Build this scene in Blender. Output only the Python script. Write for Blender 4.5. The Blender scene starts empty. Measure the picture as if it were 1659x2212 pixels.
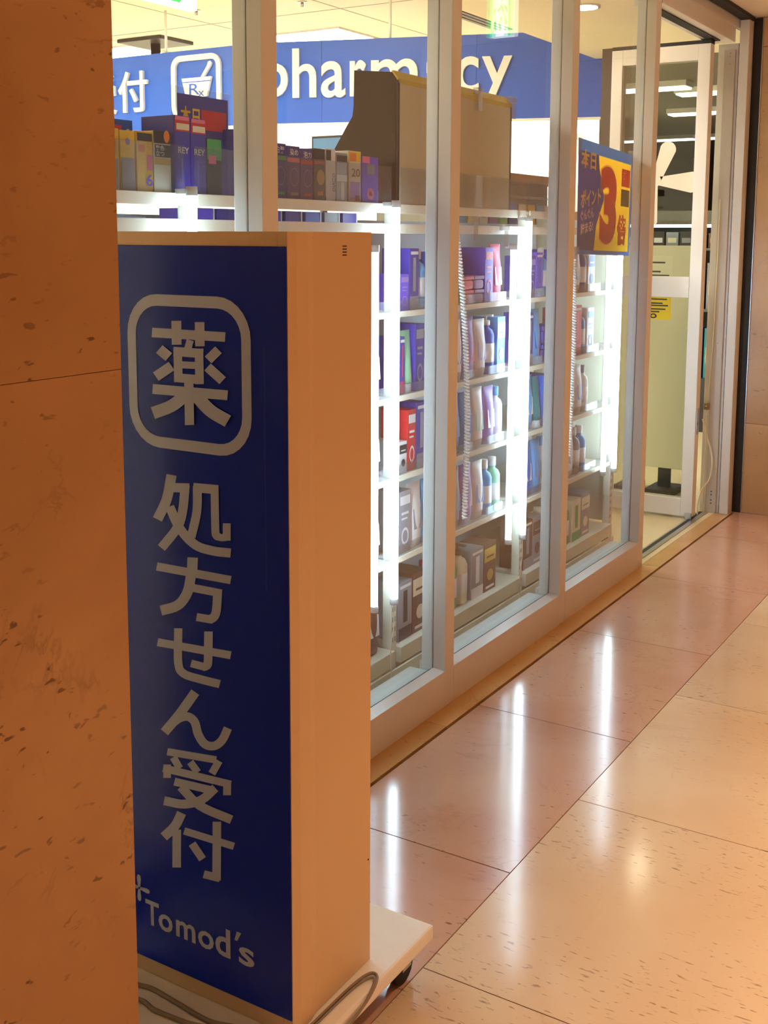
import bpy, bmesh, math, random
from mathutils import Vector, Matrix

# ------------------------------------------------------------------ camera, world, lights
S = bpy.context.scene
COL = S.collection
S.view_settings.view_transform = 'Standard'
S.view_settings.look = 'None'
S.view_settings.gamma = 1.0
S.view_settings.use_curve_mapping = False
S.view_settings.exposure = 0.0
S.cycles.max_bounces = 6; S.cycles.diffuse_bounces = 3; S.cycles.glossy_bounces = 3
S.cycles.transmission_bounces = 4; S.cycles.transparent_max_bounces = 16
S.cycles.use_light_tree = False
S.cycles.caustics_reflective = False; S.cycles.caustics_refractive = False

W_PX, H_PX = 1659.0, 2212.0
F_PX, CX, CY = 2472.958, 829.5, 849.236
YAW, PITCH, ROLL, CAM_Z = -0.552, 0.136, -0.004, 1.25
_f = Vector((math.sin(YAW)*math.cos(PITCH), math.cos(YAW)*math.cos(PITCH), -math.sin(PITCH)))
_r = Vector((math.cos(YAW), -math.sin(YAW), 0))
_d = _f.cross(_r)
RGT = _r*math.cos(ROLL) + _d*math.sin(ROLL)
DWN = _d*math.cos(ROLL) - _r*math.sin(ROLL)
FWD = _f
CAM = Vector((0, 0, CAM_Z))
cd = bpy.data.cameras.new('camera')
cd.sensor_fit = 'VERTICAL'; cd.sensor_height = 36.0
cd.lens = F_PX/H_PX*36.0
cd.shift_x = (W_PX/2-CX)/H_PX
cd.shift_y = -(H_PX/2-CY)/H_PX
cd.clip_start = 0.05
cam = bpy.data.objects.new('camera', cd); COL.objects.link(cam)
M = Matrix((RGT, -DWN, -FWD)).transposed().to_4x4(); M.translation = CAM
cam.matrix_world = M
S.camera = cam

world = bpy.data.worlds.new('world'); S.world = world; world.use_nodes = True
world.node_tree.nodes['Background'].inputs[0].default_value = (0.26, 0.265, 0.30, 1)
world.node_tree.nodes['Background'].inputs[1].default_value = 0.24


def area_light(name, loc, target, size, power, color, size_y=None):
    l = bpy.data.lights.new(name, 'AREA'); l.energy = power; l.color = color
    l.shape = 'RECTANGLE' if size_y else 'DISK'; l.size = size
    if size_y: l.size_y = size_y
    o = bpy.data.objects.new(name, l); COL.objects.link(o); o.location = loc
    o.rotation_euler = (Vector(target)-Vector(loc)).to_track_quat('-Z', 'Y').to_euler()
    return o


WARM = (1.0, 0.69, 0.43)
# warm downlights of the mall corridor, recessed in its ceiling
for dx, dy, pw in ((0.25, 4.0, 5.5), (0.25, 2.8, 7), (0.25, 1.6, 7.5), (0.25, 0.4, 5), (1.7, 2.2, 6), (1.7, 3.8, 6), (-0.55, 4.6, 2.4)):
    lt = area_light('corridor_downlight', (dx, dy, 2.19), (dx, dy, 0), 0.16, pw, WARM)
    lt.data.spread = math.radians(72 if dx > 0 else 115)
# orange glow of the shopfront across the corridor
area_light('opposite_shop_glow', (4.2, 2.0, 1.2), (-1.4, 2.0, 1.0), 5.5, 27, (1.0, 0.32, 0.06), 1.9)

# ------------------------------------------------------------------ helpers
OFF = {}


def srgb(r, g, b):
    def c(v):
        v /= 255.0
        return v/12.92 if v <= 0.04045 else ((v+0.055)/1.055)**2.4
    return (c(r), c(g), c(b), 1.0)


def ray(px, py):
    return RGT*((px-CX)/F_PX) + DWN*((py-CY)/F_PX) + FWD


def atX(px, py, X):
    d = ray(px, py); return CAM + d*((X-CAM.x)/d.x)


def atY(px, py, Y):
    d = ray(px, py); return CAM + d*((Y-CAM.y)/d.y)


def atZ(px, py, Z):
    d = ray(px, py); return CAM + d*((Z-CAM.z)/d.z)


MATS = {}


def mat(name, color, rough=0.5, metal=0.0, spec=0.5, emit=None, estr=0.0, coat=0.0, noise=0.0, nscale=12.0, bump=0.0, through=0.0):
    if name in MATS: return MATS[name]
    m = bpy.data.materials.new(name); m.use_nodes = True
    nt = m.node_tree; b = nt.nodes['Principled BSDF']
    b.inputs['Base Color'].default_value = color
    b.inputs['Roughness'].default_value = rough
    b.inputs['Metallic'].default_value = metal
    b.inputs['Specular IOR Level'].default_value = spec
    b.inputs['Coat Weight'].default_value = coat
    if emit:
        b.inputs['Emission Color'].default_value = emit
        b.inputs['Emission Strength'].default_value = estr
    if noise or bump:
        geo = nt.nodes.new('ShaderNodeNewGeometry')
        n = nt.nodes.new('ShaderNodeTexNoise'); n.inputs['Scale'].default_value = nscale; n.inputs['Detail'].default_value = 5
        nt.links.new(geo.outputs['Position'], n.inputs['Vector'])
        if noise:
            mx = nt.nodes.new('ShaderNodeMix'); mx.data_type = 'RGBA'
            mx.inputs[6].default_value = tuple(c*(1-noise) for c in color[:3])+(1,)
            mx.inputs[7].default_value = tuple(min(1, c*(1+noise)) for c in color[:3])+(1,)
            nt.links.new(n.outputs['Fac'], mx.inputs[0]); nt.links.new(mx.outputs[2], b.inputs['Base Color'])
        if bump:
            bp = nt.nodes.new('ShaderNodeBump'); bp.inputs['Strength'].default_value = bump
            nt.links.new(n.outputs['Fac'], bp.inputs['Height']); nt.links.new(bp.outputs[0], b.inputs['Normal'])
    if through:        # thin paper: part of the light comes through from behind
        tl = nt.nodes.new('ShaderNodeBsdfTranslucent'); tl.inputs[0].default_value = color
        mx = nt.nodes.new('ShaderNodeMixShader'); mx.inputs[0].default_value = through
        nt.links.new(b.outputs[0], mx.inputs[1]); nt.links.new(tl.outputs[0], mx.inputs[2])
        nt.links.new(mx.outputs[0], nt.nodes['Material Output'].inputs['Surface'])
    MATS[name] = m
    return m


def ramp(nt, a, b, ca, cb):
    r = nt.nodes.new('ShaderNodeValToRGB')
    r.color_ramp.elements[0].position = a; r.color_ramp.elements[0].color = ca
    r.color_ramp.elements[1].position = b; r.color_ramp.elements[1].color = cb
    return r


def stone(name, base, light, dark, stretch=(1, 1, 1), rot=(0, 0, 0), rough=0.25, vein=0.6, fleck=0.8, fscale=34.0, fth=0.66, vscale=4.0):
    m = bpy.data.materials.new(name); m.use_nodes = True
    nt = m.node_tree; N = nt.nodes; L = nt.links; b = N['Principled BSDF']
    b.inputs['Roughness'].default_value = rough
    geo = N.new('ShaderNodeNewGeometry'); info = N.new('ShaderNodeObjectInfo')
    off = N.new('ShaderNodeVectorMath'); off.operation = 'SCALE'; off.inputs[0].default_value = (7.3, 3.1, 5.7)
    L.new(info.outputs['Random'], off.inputs['Scale'])
    add = N.new('ShaderNodeVectorMath'); add.operation = 'ADD'
    L.new(geo.outputs['Position'], add.inputs[0]); L.new(off.outputs[0], add.inputs[1])
    mp = N.new('ShaderNodeMapping'); mp.inputs['Rotation'].default_value = rot; mp.inputs['Scale'].default_value = stretch
    L.new(add.outputs[0], mp.inputs['Vector'])
    W = (1, 1, 1, 1); K = (0, 0, 0, 1)

    def noise(scale, detail, dist=0.0, vec=None, rgh=0.55):
        n = N.new('ShaderNodeTexNoise'); n.inputs['Scale'].default_value = scale
        n.inputs['Detail'].default_value = detail; n.inputs['Distortion'].default_value = dist
        n.inputs['Roughness'].default_value = rgh
        L.new((vec or mp.outputs[0]), n.inputs['Vector']); return n

    def mixc(fac, a, c):
        x = N.new('ShaderNodeMix'); x.data_type = 'RGBA'
        L.new(fac, x.inputs[0])
        if isinstance(a, tuple): x.inputs[6].default_value = a
        else: L.new(a, x.inputs[6])
        if isinstance(c, tuple): x.inputs[7].default_value = c
        else: L.new(c, x.inputs[7])
        return x.outputs[2]

    def mul(a, k):
        q = N.new('ShaderNodeMath'); q.operation = 'MULTIPLY'; L.new(a, q.inputs[0])
        if isinstance(k, float): q.inputs[1].default_value = k
        else: L.new(k, q.inputs[1])
        return q.outputs[0]

    n1 = noise(2.6, 6, 0.6, add.outputs[0]); r1 = ramp(nt, 0.32, 0.68, K, W); L.new(n1.outputs['Fac'], r1.inputs[0])
    col = mixc(r1.outputs[0], base, light)
    # veins: narrow band around the middle of a distorted noise, broken up by a mask
    n2 = noise(vscale, 7, 1.4, add.outputs[0], 0.6)
    sb = N.new('ShaderNodeMath'); sb.operation = 'SUBTRACT'; sb.inputs[1].default_value = 0.5; L.new(n2.outputs['Fac'], sb.inputs[0])
    ab = N.new('ShaderNodeMath'); ab.operation = 'ABSOLUTE'; L.new(sb.outputs[0], ab.inputs[0])
    r2 = ramp(nt, 0.0, 0.016, W, K); L.new(ab.outputs[0], r2.inputs[0])
    n3 = noise(5.0, 3, 0, add.outputs[0]); r3 = ramp(nt, 0.5, 0.62, K, W); L.new(n3.outputs['Fac'], r3.inputs[0])
    col = mixc(mul(mul(r2.outputs[0], r3.outputs[0]), vein), col, dark)
    # elongated fossil flecks
    n4 = noise(fscale, 2, 0.3); r4 = ramp(nt, fth, fth+0.05, K, W); L.new(n4.outputs['Fac'], r4.inputs[0])
    n5 = noise(3.3, 2, 0, add.outputs[0]); r5 = ramp(nt, 0.40, 0.56, K, W); L.new(n5.outputs['Fac'], r5.inputs[0])
    col = mixc(mul(mul(r4.outputs[0], r5.outputs[0]), fleck), col, dark)
    # small tone change from slab to slab
    hs = N.new('ShaderNodeHueSaturation')
    mr = N.new('ShaderNodeMapRange'); mr.inputs['To Min'].default_value = 0.93; mr.inputs['To Max'].default_value = 1.06
    L.new(info.outputs['Random'], mr.inputs['Value']); L.new(mr.outputs[0], hs.inputs['Value']); L.new(col, hs.inputs['Color'])
    L.new(hs.outputs[0], b.inputs['Base Color'])
    MATS[name] = m
    return m


def clear(name, tint=(1, 1, 1, 1), ior=1.45, haze=0.0, haze_col=(0.8, 0.8, 0.8, 1), rough=0.0):
    m = bpy.data.materials.new(name); m.use_nodes = True
    nt = m.node_tree; N = nt.nodes; L = nt.links
    N.remove(N['Principled BSDF']); out = N['Material Output']
    tr = N.new('ShaderNodeBsdfTransparent'); tr.inputs[0].default_value = tint
    gl = N.new('ShaderNodeBsdfGlossy'); gl.inputs['Roughness'].default_value = rough
    geo = N.new('ShaderNodeNewGeometry')
    mr = N.new('ShaderNodeMapRange'); mr.inputs['To Min'].default_value = ior; mr.inputs['To Max'].default_value = 1/ior
    L.new(geo.outputs['Backfacing'], mr.inputs['Value'])
    fr = N.new('ShaderNodeFresnel'); L.new(mr.outputs[0], fr.inputs['IOR'])
    src = tr.outputs[0]
    if haze:
        df = N.new('ShaderNodeBsdfDiffuse'); df.inputs[0].default_value = haze_col
        h = N.new('ShaderNodeMixShader'); h.inputs[0].default_value = haze
        L.new(tr.outputs[0], h.inputs[1]); L.new(df.outputs[0], h.inputs[2]); src = h.outputs[0]
    mx = N.new('ShaderNodeMixShader')
    L.new(fr.outputs[0], mx.inputs[0]); L.new(src, mx.inputs[1]); L.new(gl.outputs[0], mx.inputs[2])
    L.new(mx.outputs[0], out.inputs['Surface'])
    MATS[name] = m
    return m


class MB:
    """collects world-space geometry for one mesh"""
    def __init__(s): s.v = []; s.f = []; s.smooth = []

    def add(s, vs, fs, smooth=False):
        k = len(s.v); s.v += [tuple(p) for p in vs]
        for f in fs: s.f.append(tuple(i+k for i in f)); s.smooth.append(smooth)
        return s

    def box(s, x0, x1, y0, y1, z0, z1, bev=0.0):
        if x0 > x1: x0, x1 = x1, x0
        if y0 > y1: y0, y1 = y1, y0
        if z0 > z1: z0, z1 = z1, z0
        if bev <= 0:
            vs = [(x0, y0, z0), (x1, y0, z0), (x1, y1, z0), (x0, y1, z0), (x0, y0, z1), (x1, y0, z1), (x1, y1, z1), (x0, y1, z1)]
            return s.add(vs, [(3, 2, 1, 0), (4, 5, 6, 7), (0, 1, 5, 4), (1, 2, 6, 5), (2, 3, 7, 6), (3, 0, 4, 7)])
        bm = bmesh.new(); bmesh.ops.create_cube(bm, size=1)
        for v in bm.verts:
            v.co = ((x0+x1)/2+v.co.x*(x1-x0), (y0+y1)/2+v.co.y*(y1-y0), (z0+z1)/2+v.co.z*(z1-z0))
        bmesh.ops.bevel(bm, geom=bm.edges[:], offset=bev, segments=2, profile=0.6, affect='EDGES')
        bm.verts.index_update()
        s.add([v.co[:] for v in bm.verts], [[v.index for v in f.verts] for f in bm.faces]); bm.free()
        return s

    def prism(s, poly, p0, e):
        """poly: 3D points of one cap, e: extrusion vector"""
        n = len(poly); e = Vector(e)
        a = [Vector(p)+Vector(p0) for p in poly]; b = [p+e for p in a]
        s.add(a+b, [tuple(range(n))[::-1], tuple(range(n, 2*n))]+[(i, (i+1) % n, n+(i+1) % n, n+i) for i in range(n)])
        return s

    def lathe(s, prof, c, seg=14, axis='Z', smooth=True, sx=1.0):
        vs = []; fs = []
        for r, h in prof:
            for k in range(seg):
                a = 2*math.pi*k/seg; u, w = r*math.cos(a)*sx, r*math.sin(a)
                vs.append({'Z': (c[0]+u, c[1]+w, c[2]+h), 'X': (c[0]+h, c[1]+u, c[2]+w), 'Y': (c[0]+u, c[1]+h, c[2]+w)}[axis])
        m = len(prof)
        for i in range(m-1):
            for k in range(seg):
                fs.append((i*seg+k, i*seg+(k+1) % seg, (i+1)*seg+(k+1) % seg, (i+1)*seg+k))
        fs.append(tuple(range(seg))[::-1]); fs.append(tuple((m-1)*seg+k for k in range(seg)))
        s.add(vs, fs, smooth); return s

    def tube(s, pts, r, seg=8, cap=True):
        pts = [Vector(p) for p in pts]; vs = []; fs = []; up = Vector((0.13, 0.31, 0.94)).normalized()
        n = len(pts)
        for i, p in enumerate(pts):
            t = (pts[min(i+1, n-1)]-pts[max(i-1, 0)]).normalized()
            a = t.cross(up)
            if a.length < 1e-4: a = t.cross(Vector((1, 0, 0)))
            a.normalize(); b = t.cross(a)
            for k in range(seg):
                an = 2*math.pi*k/seg; vs.append(p+(a*math.cos(an)+b*math.sin(an))*r)
        for i in range(n-1):
            for k in range(seg):
                fs.append((i*seg+k, i*seg+(k+1) % seg, (i+1)*seg+(k+1) % seg, (i+1)*seg+k))
        if cap: fs.append(tuple(range(seg))[::-1]); fs.append(tuple((n-1)*seg+k for k in range(seg)))
        s.add(vs, fs, True); return s

    def mesh(s, name, off=Vector((0, 0, 0))):
        me = bpy.data.meshes.new(name)
        me.from_pydata([(Vector(v)-off)[:] for v in s.v], [], s.f)
        for p, sm in zip(me.polygons, s.smooth): p.use_smooth = sm
        bm = bmesh.new(); bm.from_mesh(me); bmesh.ops.recalc_face_normals(bm, faces=bm.faces); bm.to_mesh(me); bm.free()
        me.update()
        return me


def spline(pts, n=8):
    pts = [Vector(p) for p in pts]; P = [pts[0]*2-pts[1]]+pts+[pts[-1]*2-pts[-2]]; out = []
    for i in range(1, len(P)-2):
        for k in range(n):
            t = k/n; a, b, c, d = P[i-1], P[i], P[i+1], P[i+2]
            out.append(0.5*((2*b)+(c-a)*t+(2*a-5*b+4*c-d)*t*t+(3*b-a-3*c+d)*t**3))
    out.append(pts[-1]); return out


def tag(o, label=None, cat=None, group=None, kind=None):
    if label: o['label'] = label
    if cat: o['category'] = cat
    if group: o['group'] = group
    if kind: o['kind'] = kind
    return o


def root(name, loc, label=None, cat=None, group=None, kind=None):
    o = bpy.data.objects.new(name, None); COL.objects.link(o); o.location = loc
    o.empty_display_size = 0.05
    OFF[o.name] = Vector(loc)
    return tag(o, label, cat, group, kind)


def link(name, me, m, parent, loc, off):
    if m is not None: me.materials.clear(); me.materials.append(m)
    o = bpy.data.objects.new(name, me); COL.objects.link(o); o.location = loc
    if parent: o.parent = parent
    OFF[o.name] = Vector(off)
    return o


def part(name, mb, m, parent, label=None, kind=None):
    """one mesh under a thing (coordinates given in the world)"""
    off = OFF[parent.name]
    return tag(link(name, mb.mesh(name, off), m, parent, (0, 0, 0), off), label, kind=kind)


def solo(name, mb, m, label=None, cat=None, group=None, kind=None):
    """a top-level thing made of one mesh, origin at its base (may carry parts)"""
    xs = [v[0] for v in mb.v]; ys = [v[1] for v in mb.v]; zs = [v[2] for v in mb.v]
    off = Vector(((min(xs)+max(xs))/2, (min(ys)+max(ys))/2, min(zs)))
    return tag(link(name, mb.mesh(name, off), m, None, off, off), label, cat, group, kind)


class Quad:
    """a (possibly slightly skewed) flat rectangle in space that print can be laid on"""
    def __init__(s, bl, br, tr, tl): s.c = [Vector(p) for p in (bl, br, tr, tl)]; s.n = (s.c[1]-s.c[0]).cross(s.c[3]-s.c[0]).normalized()

    def pt(s, u, v, d=0.0):
        a = s.c[0].lerp(s.c[1], u); b = s.c[3].lerp(s.c[2], u); return a.lerp(b, v)+s.n*d

    def poly(s, uv, d=0.0008, th=0.0):
        mb = MB(); n = len(uv)
        if th:
            mb.prism([s.pt(u, v, d) for u, v in uv], (0, 0, 0), s.n*th)
        else:
            mb.add([s.pt(u, v, d) for u, v in uv], [tuple(range(n))])
        return mb

    def rect(s, u0, v0, u1, v1, d=0.0008): return s.poly([(u0, v0), (u1, v0), (u1, v1), (u0, v1)], d)

    def oval(s, u, v, ru, rv, d=0.0008, n=20, inner=0.0):
        mb = MB(); o = [s.pt(u+ru*math.cos(2*math.pi*k/n), v+rv*math.sin(2*math.pi*k/n), d) for k in range(n)]
        if not inner: return mb.add(o, [tuple(range(n))])
        i = [s.pt(u+ru*inner*math.cos(2*math.pi*k/n), v+rv*inner*math.sin(2*math.pi*k/n), d) for k in range(n)]
        return mb.add(o+i, [(k, (k+1) % n, n+(k+1) % n, n+k) for k in range(n)])


GLY = {}


def glyph(txt, bold=0.0, res=3):
    k = (txt, bold, res)
    if k not in GLY:
        cu = bpy.data.curves.new('t', 'FONT'); cu.body = txt; cu.size = 1.0; cu.offset = bold; cu.resolution_u = res; cu.fill_mode = 'FRONT'
        ob = bpy.data.objects.new('t', cu); COL.objects.link(ob)
        dg = bpy.context.evaluated_depsgraph_get(); dg.update()
        me = bpy.data.meshes.new_from_object(ob.evaluated_get(dg))
        bm = bmesh.new(); bm.from_mesh(me); bmesh.ops.remove_doubles(bm, verts=bm.verts[:], dist=1e-4); bm.verts.index_update()
        V = [v.co.copy() for v in bm.verts]; Fc = [[v.index for v in f.verts] for f in bm.faces]
        E = [(e.verts[0].index, e.verts[1].index) for e in bm.edges if len(e.link_faces) == 1]
        bm.free(); bpy.data.objects.remove(ob); bpy.data.curves.remove(cu); bpy.data.meshes.remove(me)
        x0 = min(v.x for v in V); x1 = max(v.x for v in V); y0 = min(v.y for v in V); y1 = max(v.y for v in V)
        GLY[k] = ([((v.x-x0)/(x1-x0), (v.y-y0)/(y1-y0)) for v in V], Fc, E, (x1-x0)/(y1-y0))
    return GLY[k]


def text(q, txt, u0, v0, u1, v1, d=0.001, bold=0.0, th=0.0, skew=0.0, res=3):
    """lettering laid on quad q inside the rectangle u0..u1, v0..v1; th > 0 gives raised letters"""
    V, Fc, E, _ = glyph(txt, bold, res)
    mp = lambda x, y, dd: q.pt(u0+(u1-u0)*x, v0+(v1-v0)*y+skew*x, dd)
    mb = MB(); a = [mp(x, y, d+th) for x, y in V]
    if not th: return mb.add(a, Fc)
    b = [mp(x, y, d) for x, y in V]; n = len(V)
    return mb.add(a+b, Fc+[(i, j, n+j, n+i) for i, j in E])


# ------------------------------------------------------------------ materials
white_al = mat('white_aluminium', srgb(232, 228, 222), 0.38, 0, 0.5)
grey_al = mat('aluminium', srgb(190, 190, 192), 0.3, 0.9)
gasket = mat('black_gasket', srgb(28, 26, 24), 0.6)
stone_wall = stone('marble_cladding', srgb(190, 142, 88), srgb(214, 168, 112), srgb(96, 56, 28), (1, 1.0, 2.2), (0.6, 0, 0), 0.45, 0.4, 0.85, 38, 0.645)
stone_far = stone('marble_far', srgb(190, 150, 104), srgb(204, 166, 120), srgb(120, 78, 44), (1, 1, 3.0), (0, 0, 0), 0.3, 0.12, 0.5, 22, 0.68)
stone_pink = stone('marble_pink_tile', srgb(214, 160, 134), srgb(222, 178, 148), srgb(92, 58, 46), (1, 3.0, 1), (0, 0, 0.35), 0.13, 0.14, 0.7, 40, 0.67, 3.0)
stone_cream = stone('marble_cream_tile', srgb(232, 200, 164), srgb(240, 214, 180), srgb(120, 84, 60), (1, 4.2, 1), (0, 0, 0.3), 0.13, 0.12, 0.6, 38, 0.635, 3.0)
stone_amber = stone('amber_strip', srgb(214, 160, 96), srgb(224, 176, 112), srgb(150, 96, 46), (1, 1, 1), (0, 0, 0), 0.15, 0.3, 0.4)
grout = mat('grout', srgb(74, 52, 36), 0.8)
wall_core = mat('wall_core', srgb(170, 130, 92), 0.8)
shop_floor = mat('shop_floor', srgb(244, 226, 178), 0.18, noise=0.04, nscale=6)
ceil_cream = mat('ceiling_cream', srgb(238, 228, 208), 0.9, noise=0.02, nscale=2)
ceil_peach = mat('ceiling_peach', srgb(240, 218, 190), 0.9)
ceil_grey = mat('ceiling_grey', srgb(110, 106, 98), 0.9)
wall_white = mat('wall_white', srgb(246, 244, 236), 0.8)
glass = clear('window_glass', (0.97, 0.985, 0.975, 1), 1.45, 0.045, srgb(218, 234, 250))
acrylic = clear('clear_acrylic', (0.93, 0.94, 0.95, 1), 1.45, 0.07, srgb(200, 200, 205))
acrylic_clip = clear('clear_clip', (0.82, 0.80, 0.80, 1), 1.5, 0.16, srgb(225, 215, 212))
door_glass = clear('door_glass', (0.80, 0.82, 0.78, 1), 1.5)
sign_paint = mat('sign_cream_paint', srgb(228, 194, 148), 0.42)
sign_blue = mat('sign_blue_acrylic', srgb(10, 44, 172), 0.22, 0, 0.3)
sign_white = mat('sign_white_film', srgb(182, 192, 220), 0.35)
rack_cream = mat('rack_cream', srgb(236, 230, 208), 0.4)
led = mat('led_tube', (1, 1, 1, 1), 0.4, emit=(0.62, 0.84, 1.0, 1), estr=32.0)
led_reflection = mat('led_tube_reflection', (1, 1, 1, 1), 0.4, emit=(0.62, 0.84, 1.0, 1), estr=7.0)  # weaker glow for the tubes that model a reflection in the acrylic
led_cap = mat('lamp_cap', srgb(225, 228, 230), 0.4)
panel_glow = mat('ceiling_panel_glow', (1, 1, 1, 1), 0.5, emit=(1.0, 0.965, 0.88, 1), estr=42.0)
strip_glow = mat('strip_glow', (1, 1, 1, 1), 0.5, emit=(1.0, 0.97, 0.9, 1), estr=6.0)
rubber = mat('rubber_black', srgb(24, 22, 22), 0.6)
cable_m = mat('cable_sheath', srgb(150, 132, 112), 0.5)
cable_w = mat('cable_ivory', srgb(238, 226, 196), 0.45)
pharm_blue = mat('pharmacy_blue', srgb(24, 92, 204), 0.45)
pharm_white = mat('letter_white', srgb(250, 248, 240), 0.5)
black = mat('black_plastic', srgb(26, 25, 26), 0.4)
exit_green = mat('exit_green', srgb(10, 170, 80), 0.5, emit=srgb(20, 190, 90), estr=1.6)
exit_white = mat('exit_white', (1, 1, 1, 1), 0.5, emit=(0.95, 1, 0.95, 1), estr=3.0)

# ------------------------------------------------------------------ large structure
XB = -1.396          # front plane of the glazed shopfront
XG = -1.436          # glass plane
XD = -1.328          # dark joint in front of the shopfront
XT = -0.896          # joint between the pink and the cream tiles
TL = 0.702
YW = 5.24            # marble wall beyond the door
ZC = 2.20            # corridor ceiling

fl = solo('floor', MB().box(-1.40, 4.6, -3.2, YW, -0.06, -0.012), grout, kind='structure')
pm = MB().box(0.0015, XT-XD-0.006, 0.0015, TL-0.0015, -0.0115, 0).mesh('tile')
pm.materials.append(stone_pink)
o0 = OFF[fl.name]
for k in range(-5, 5):
    y = 1.939+k*TL
    if y+TL > YW+0.02:
        pm2 = MB().box(0.0015, XT-XD-0.006, 0.0015, YW-y-0.002, -0.0115, 0).mesh('tile'); pm2.materials.append(stone_pink); me = pm2
    else: me = pm
    if y < YW-0.05: link('tile', me, None, fl, Vector((XD+0.005, y, 0))-o0, (0, 0, 0))
cm = MB().box(0.0012, TL-0.0012, 0.0012, TL-0.0012, -0.0115, 0).mesh('tile'); cm.materials.append(stone_cream)
for i in range(0, 7):
    for k in range(-6, 6):
        y = 1.59+k*TL
        if y >= YW-0.05: continue
        me = cm
        if y+TL > YW:
            me = MB().box(0.0012, TL-0.0012, 0.0012, YW-y-0.002, -0.0115, 0).mesh('tile'); me.materials.append(stone_cream)
        link('tile', me, None, fl, Vector((XT+i*TL, y, 0))-o0, (0, 0, 0))
# amber edging strip along the foot of the shopfront and threshold slab at the door
ys = [-0.2, 0.75, 2.475, 4.174, YW]
for a, b in zip(ys, ys[1:]):
    part('edging_strip', MB().box(XB-0.002, XD-0.0035, a+0.001, b-0.001, -0.0115, 0.0), stone_amber, fl)

solo('ceiling', MB().box(-1.33, 4.6, -3.2, YW+0.1, ZC, ZC+0.1), ceil_peach, kind='structure')
solo('floor', MB().box(-9.2, XB-0.003, -0.5, 14.0, -0.06, 0.0), shop_floor, kind='structure')

# marble clad wall end in the foreground, left
wl = root('wall_left', (-1.17, 0.2, 0), kind='structure')
part('core', MB().box(-1.39, -0.975, -1.2, 0.915, 0.0, ZC-0.001), wall_core, wl)
zj = [0.0, 1.0985, ZC-0.002]
for a, b in zip(zj, zj[1:]):
    part('stone_panel', MB().box(-0.975, -0.938, -1.2, 0.95, a+0.0003, b-0.0003, 0.0006), stone_wall, wl)
    part('stone_panel', MB().box(-1.392, -0.9755, 0.9155, 0.9495, a+0.0008, b-0.0008), stone_wall, wl)

# marble wall beyond the door
wb = root('wall_back', (-0.6, YW+0.08, 0), kind='structure')
part('core', MB().box(-1.30, 1.0, YW+0.03, YW+0.12, 0.0, ZC-0.001), grout, wb)
for a, b in ((0.0, 0.415), (0.415, 2.075), (2.075, ZC-0.002)):
    part('stone_panel', MB().box(-1.298, 1.0, YW, YW+0.029, a+0.001, b-0.001), stone_far, wb)

# black shadow-gap trim between shopfront and mall
t1 = root('trim_1', (-1.32, YW, 0), kind='structure')
part('vertical_trim', MB().box(-1.337, -1.2995, YW-0.010, YW+0.06, 0.0, ZC-0.004, 0.002), gasket, t1)
part('ceiling_trim', MB().box(-1.378, -1.331, -0.9, YW-0.011, ZC-0.016, ZC-0.0005), gasket, t1)
part('steel_bead', MB().box(-1.2993, -1.2965, YW-0.006, YW-0.001, 0.0, ZC-0.004), grey_al, t1)

# shop shell
solo('ceiling', MB().box(-9.2, -2.36, -0.5, 9.1, 2.60, 2.68), ceil_cream, kind='structure')
solo('ceiling', MB().box(-2.36, -1.475, -0.5, 6.1, 2.20, 2.62), ceil_cream, kind='structure')
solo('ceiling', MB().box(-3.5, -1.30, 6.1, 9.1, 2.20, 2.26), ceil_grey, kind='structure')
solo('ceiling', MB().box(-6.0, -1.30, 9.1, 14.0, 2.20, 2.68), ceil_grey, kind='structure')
solo('wall_left', MB().box(-9.3, -9.2, -0.5, 14.0, 0, 2.68), wall_white, kind='structure')
solo('wall_front', MB().box(-9.2, -1.4, -0.6, -0.5, 0, 2.68), wall_white, kind='structure')
solo('wall_back', MB().box(-9.2, -3.50, 9.0, 9.1, 0, 2.68), wall_white, kind='structure')
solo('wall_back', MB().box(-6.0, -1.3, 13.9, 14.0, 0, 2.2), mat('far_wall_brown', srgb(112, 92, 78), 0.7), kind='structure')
solo('wall_right', MB().box(-1.33, -1.25, YW+0.13, 14.0, 0, 2.2), mat('side_wall_grey', srgb(120, 112, 100), 0.8), kind='structure')

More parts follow.
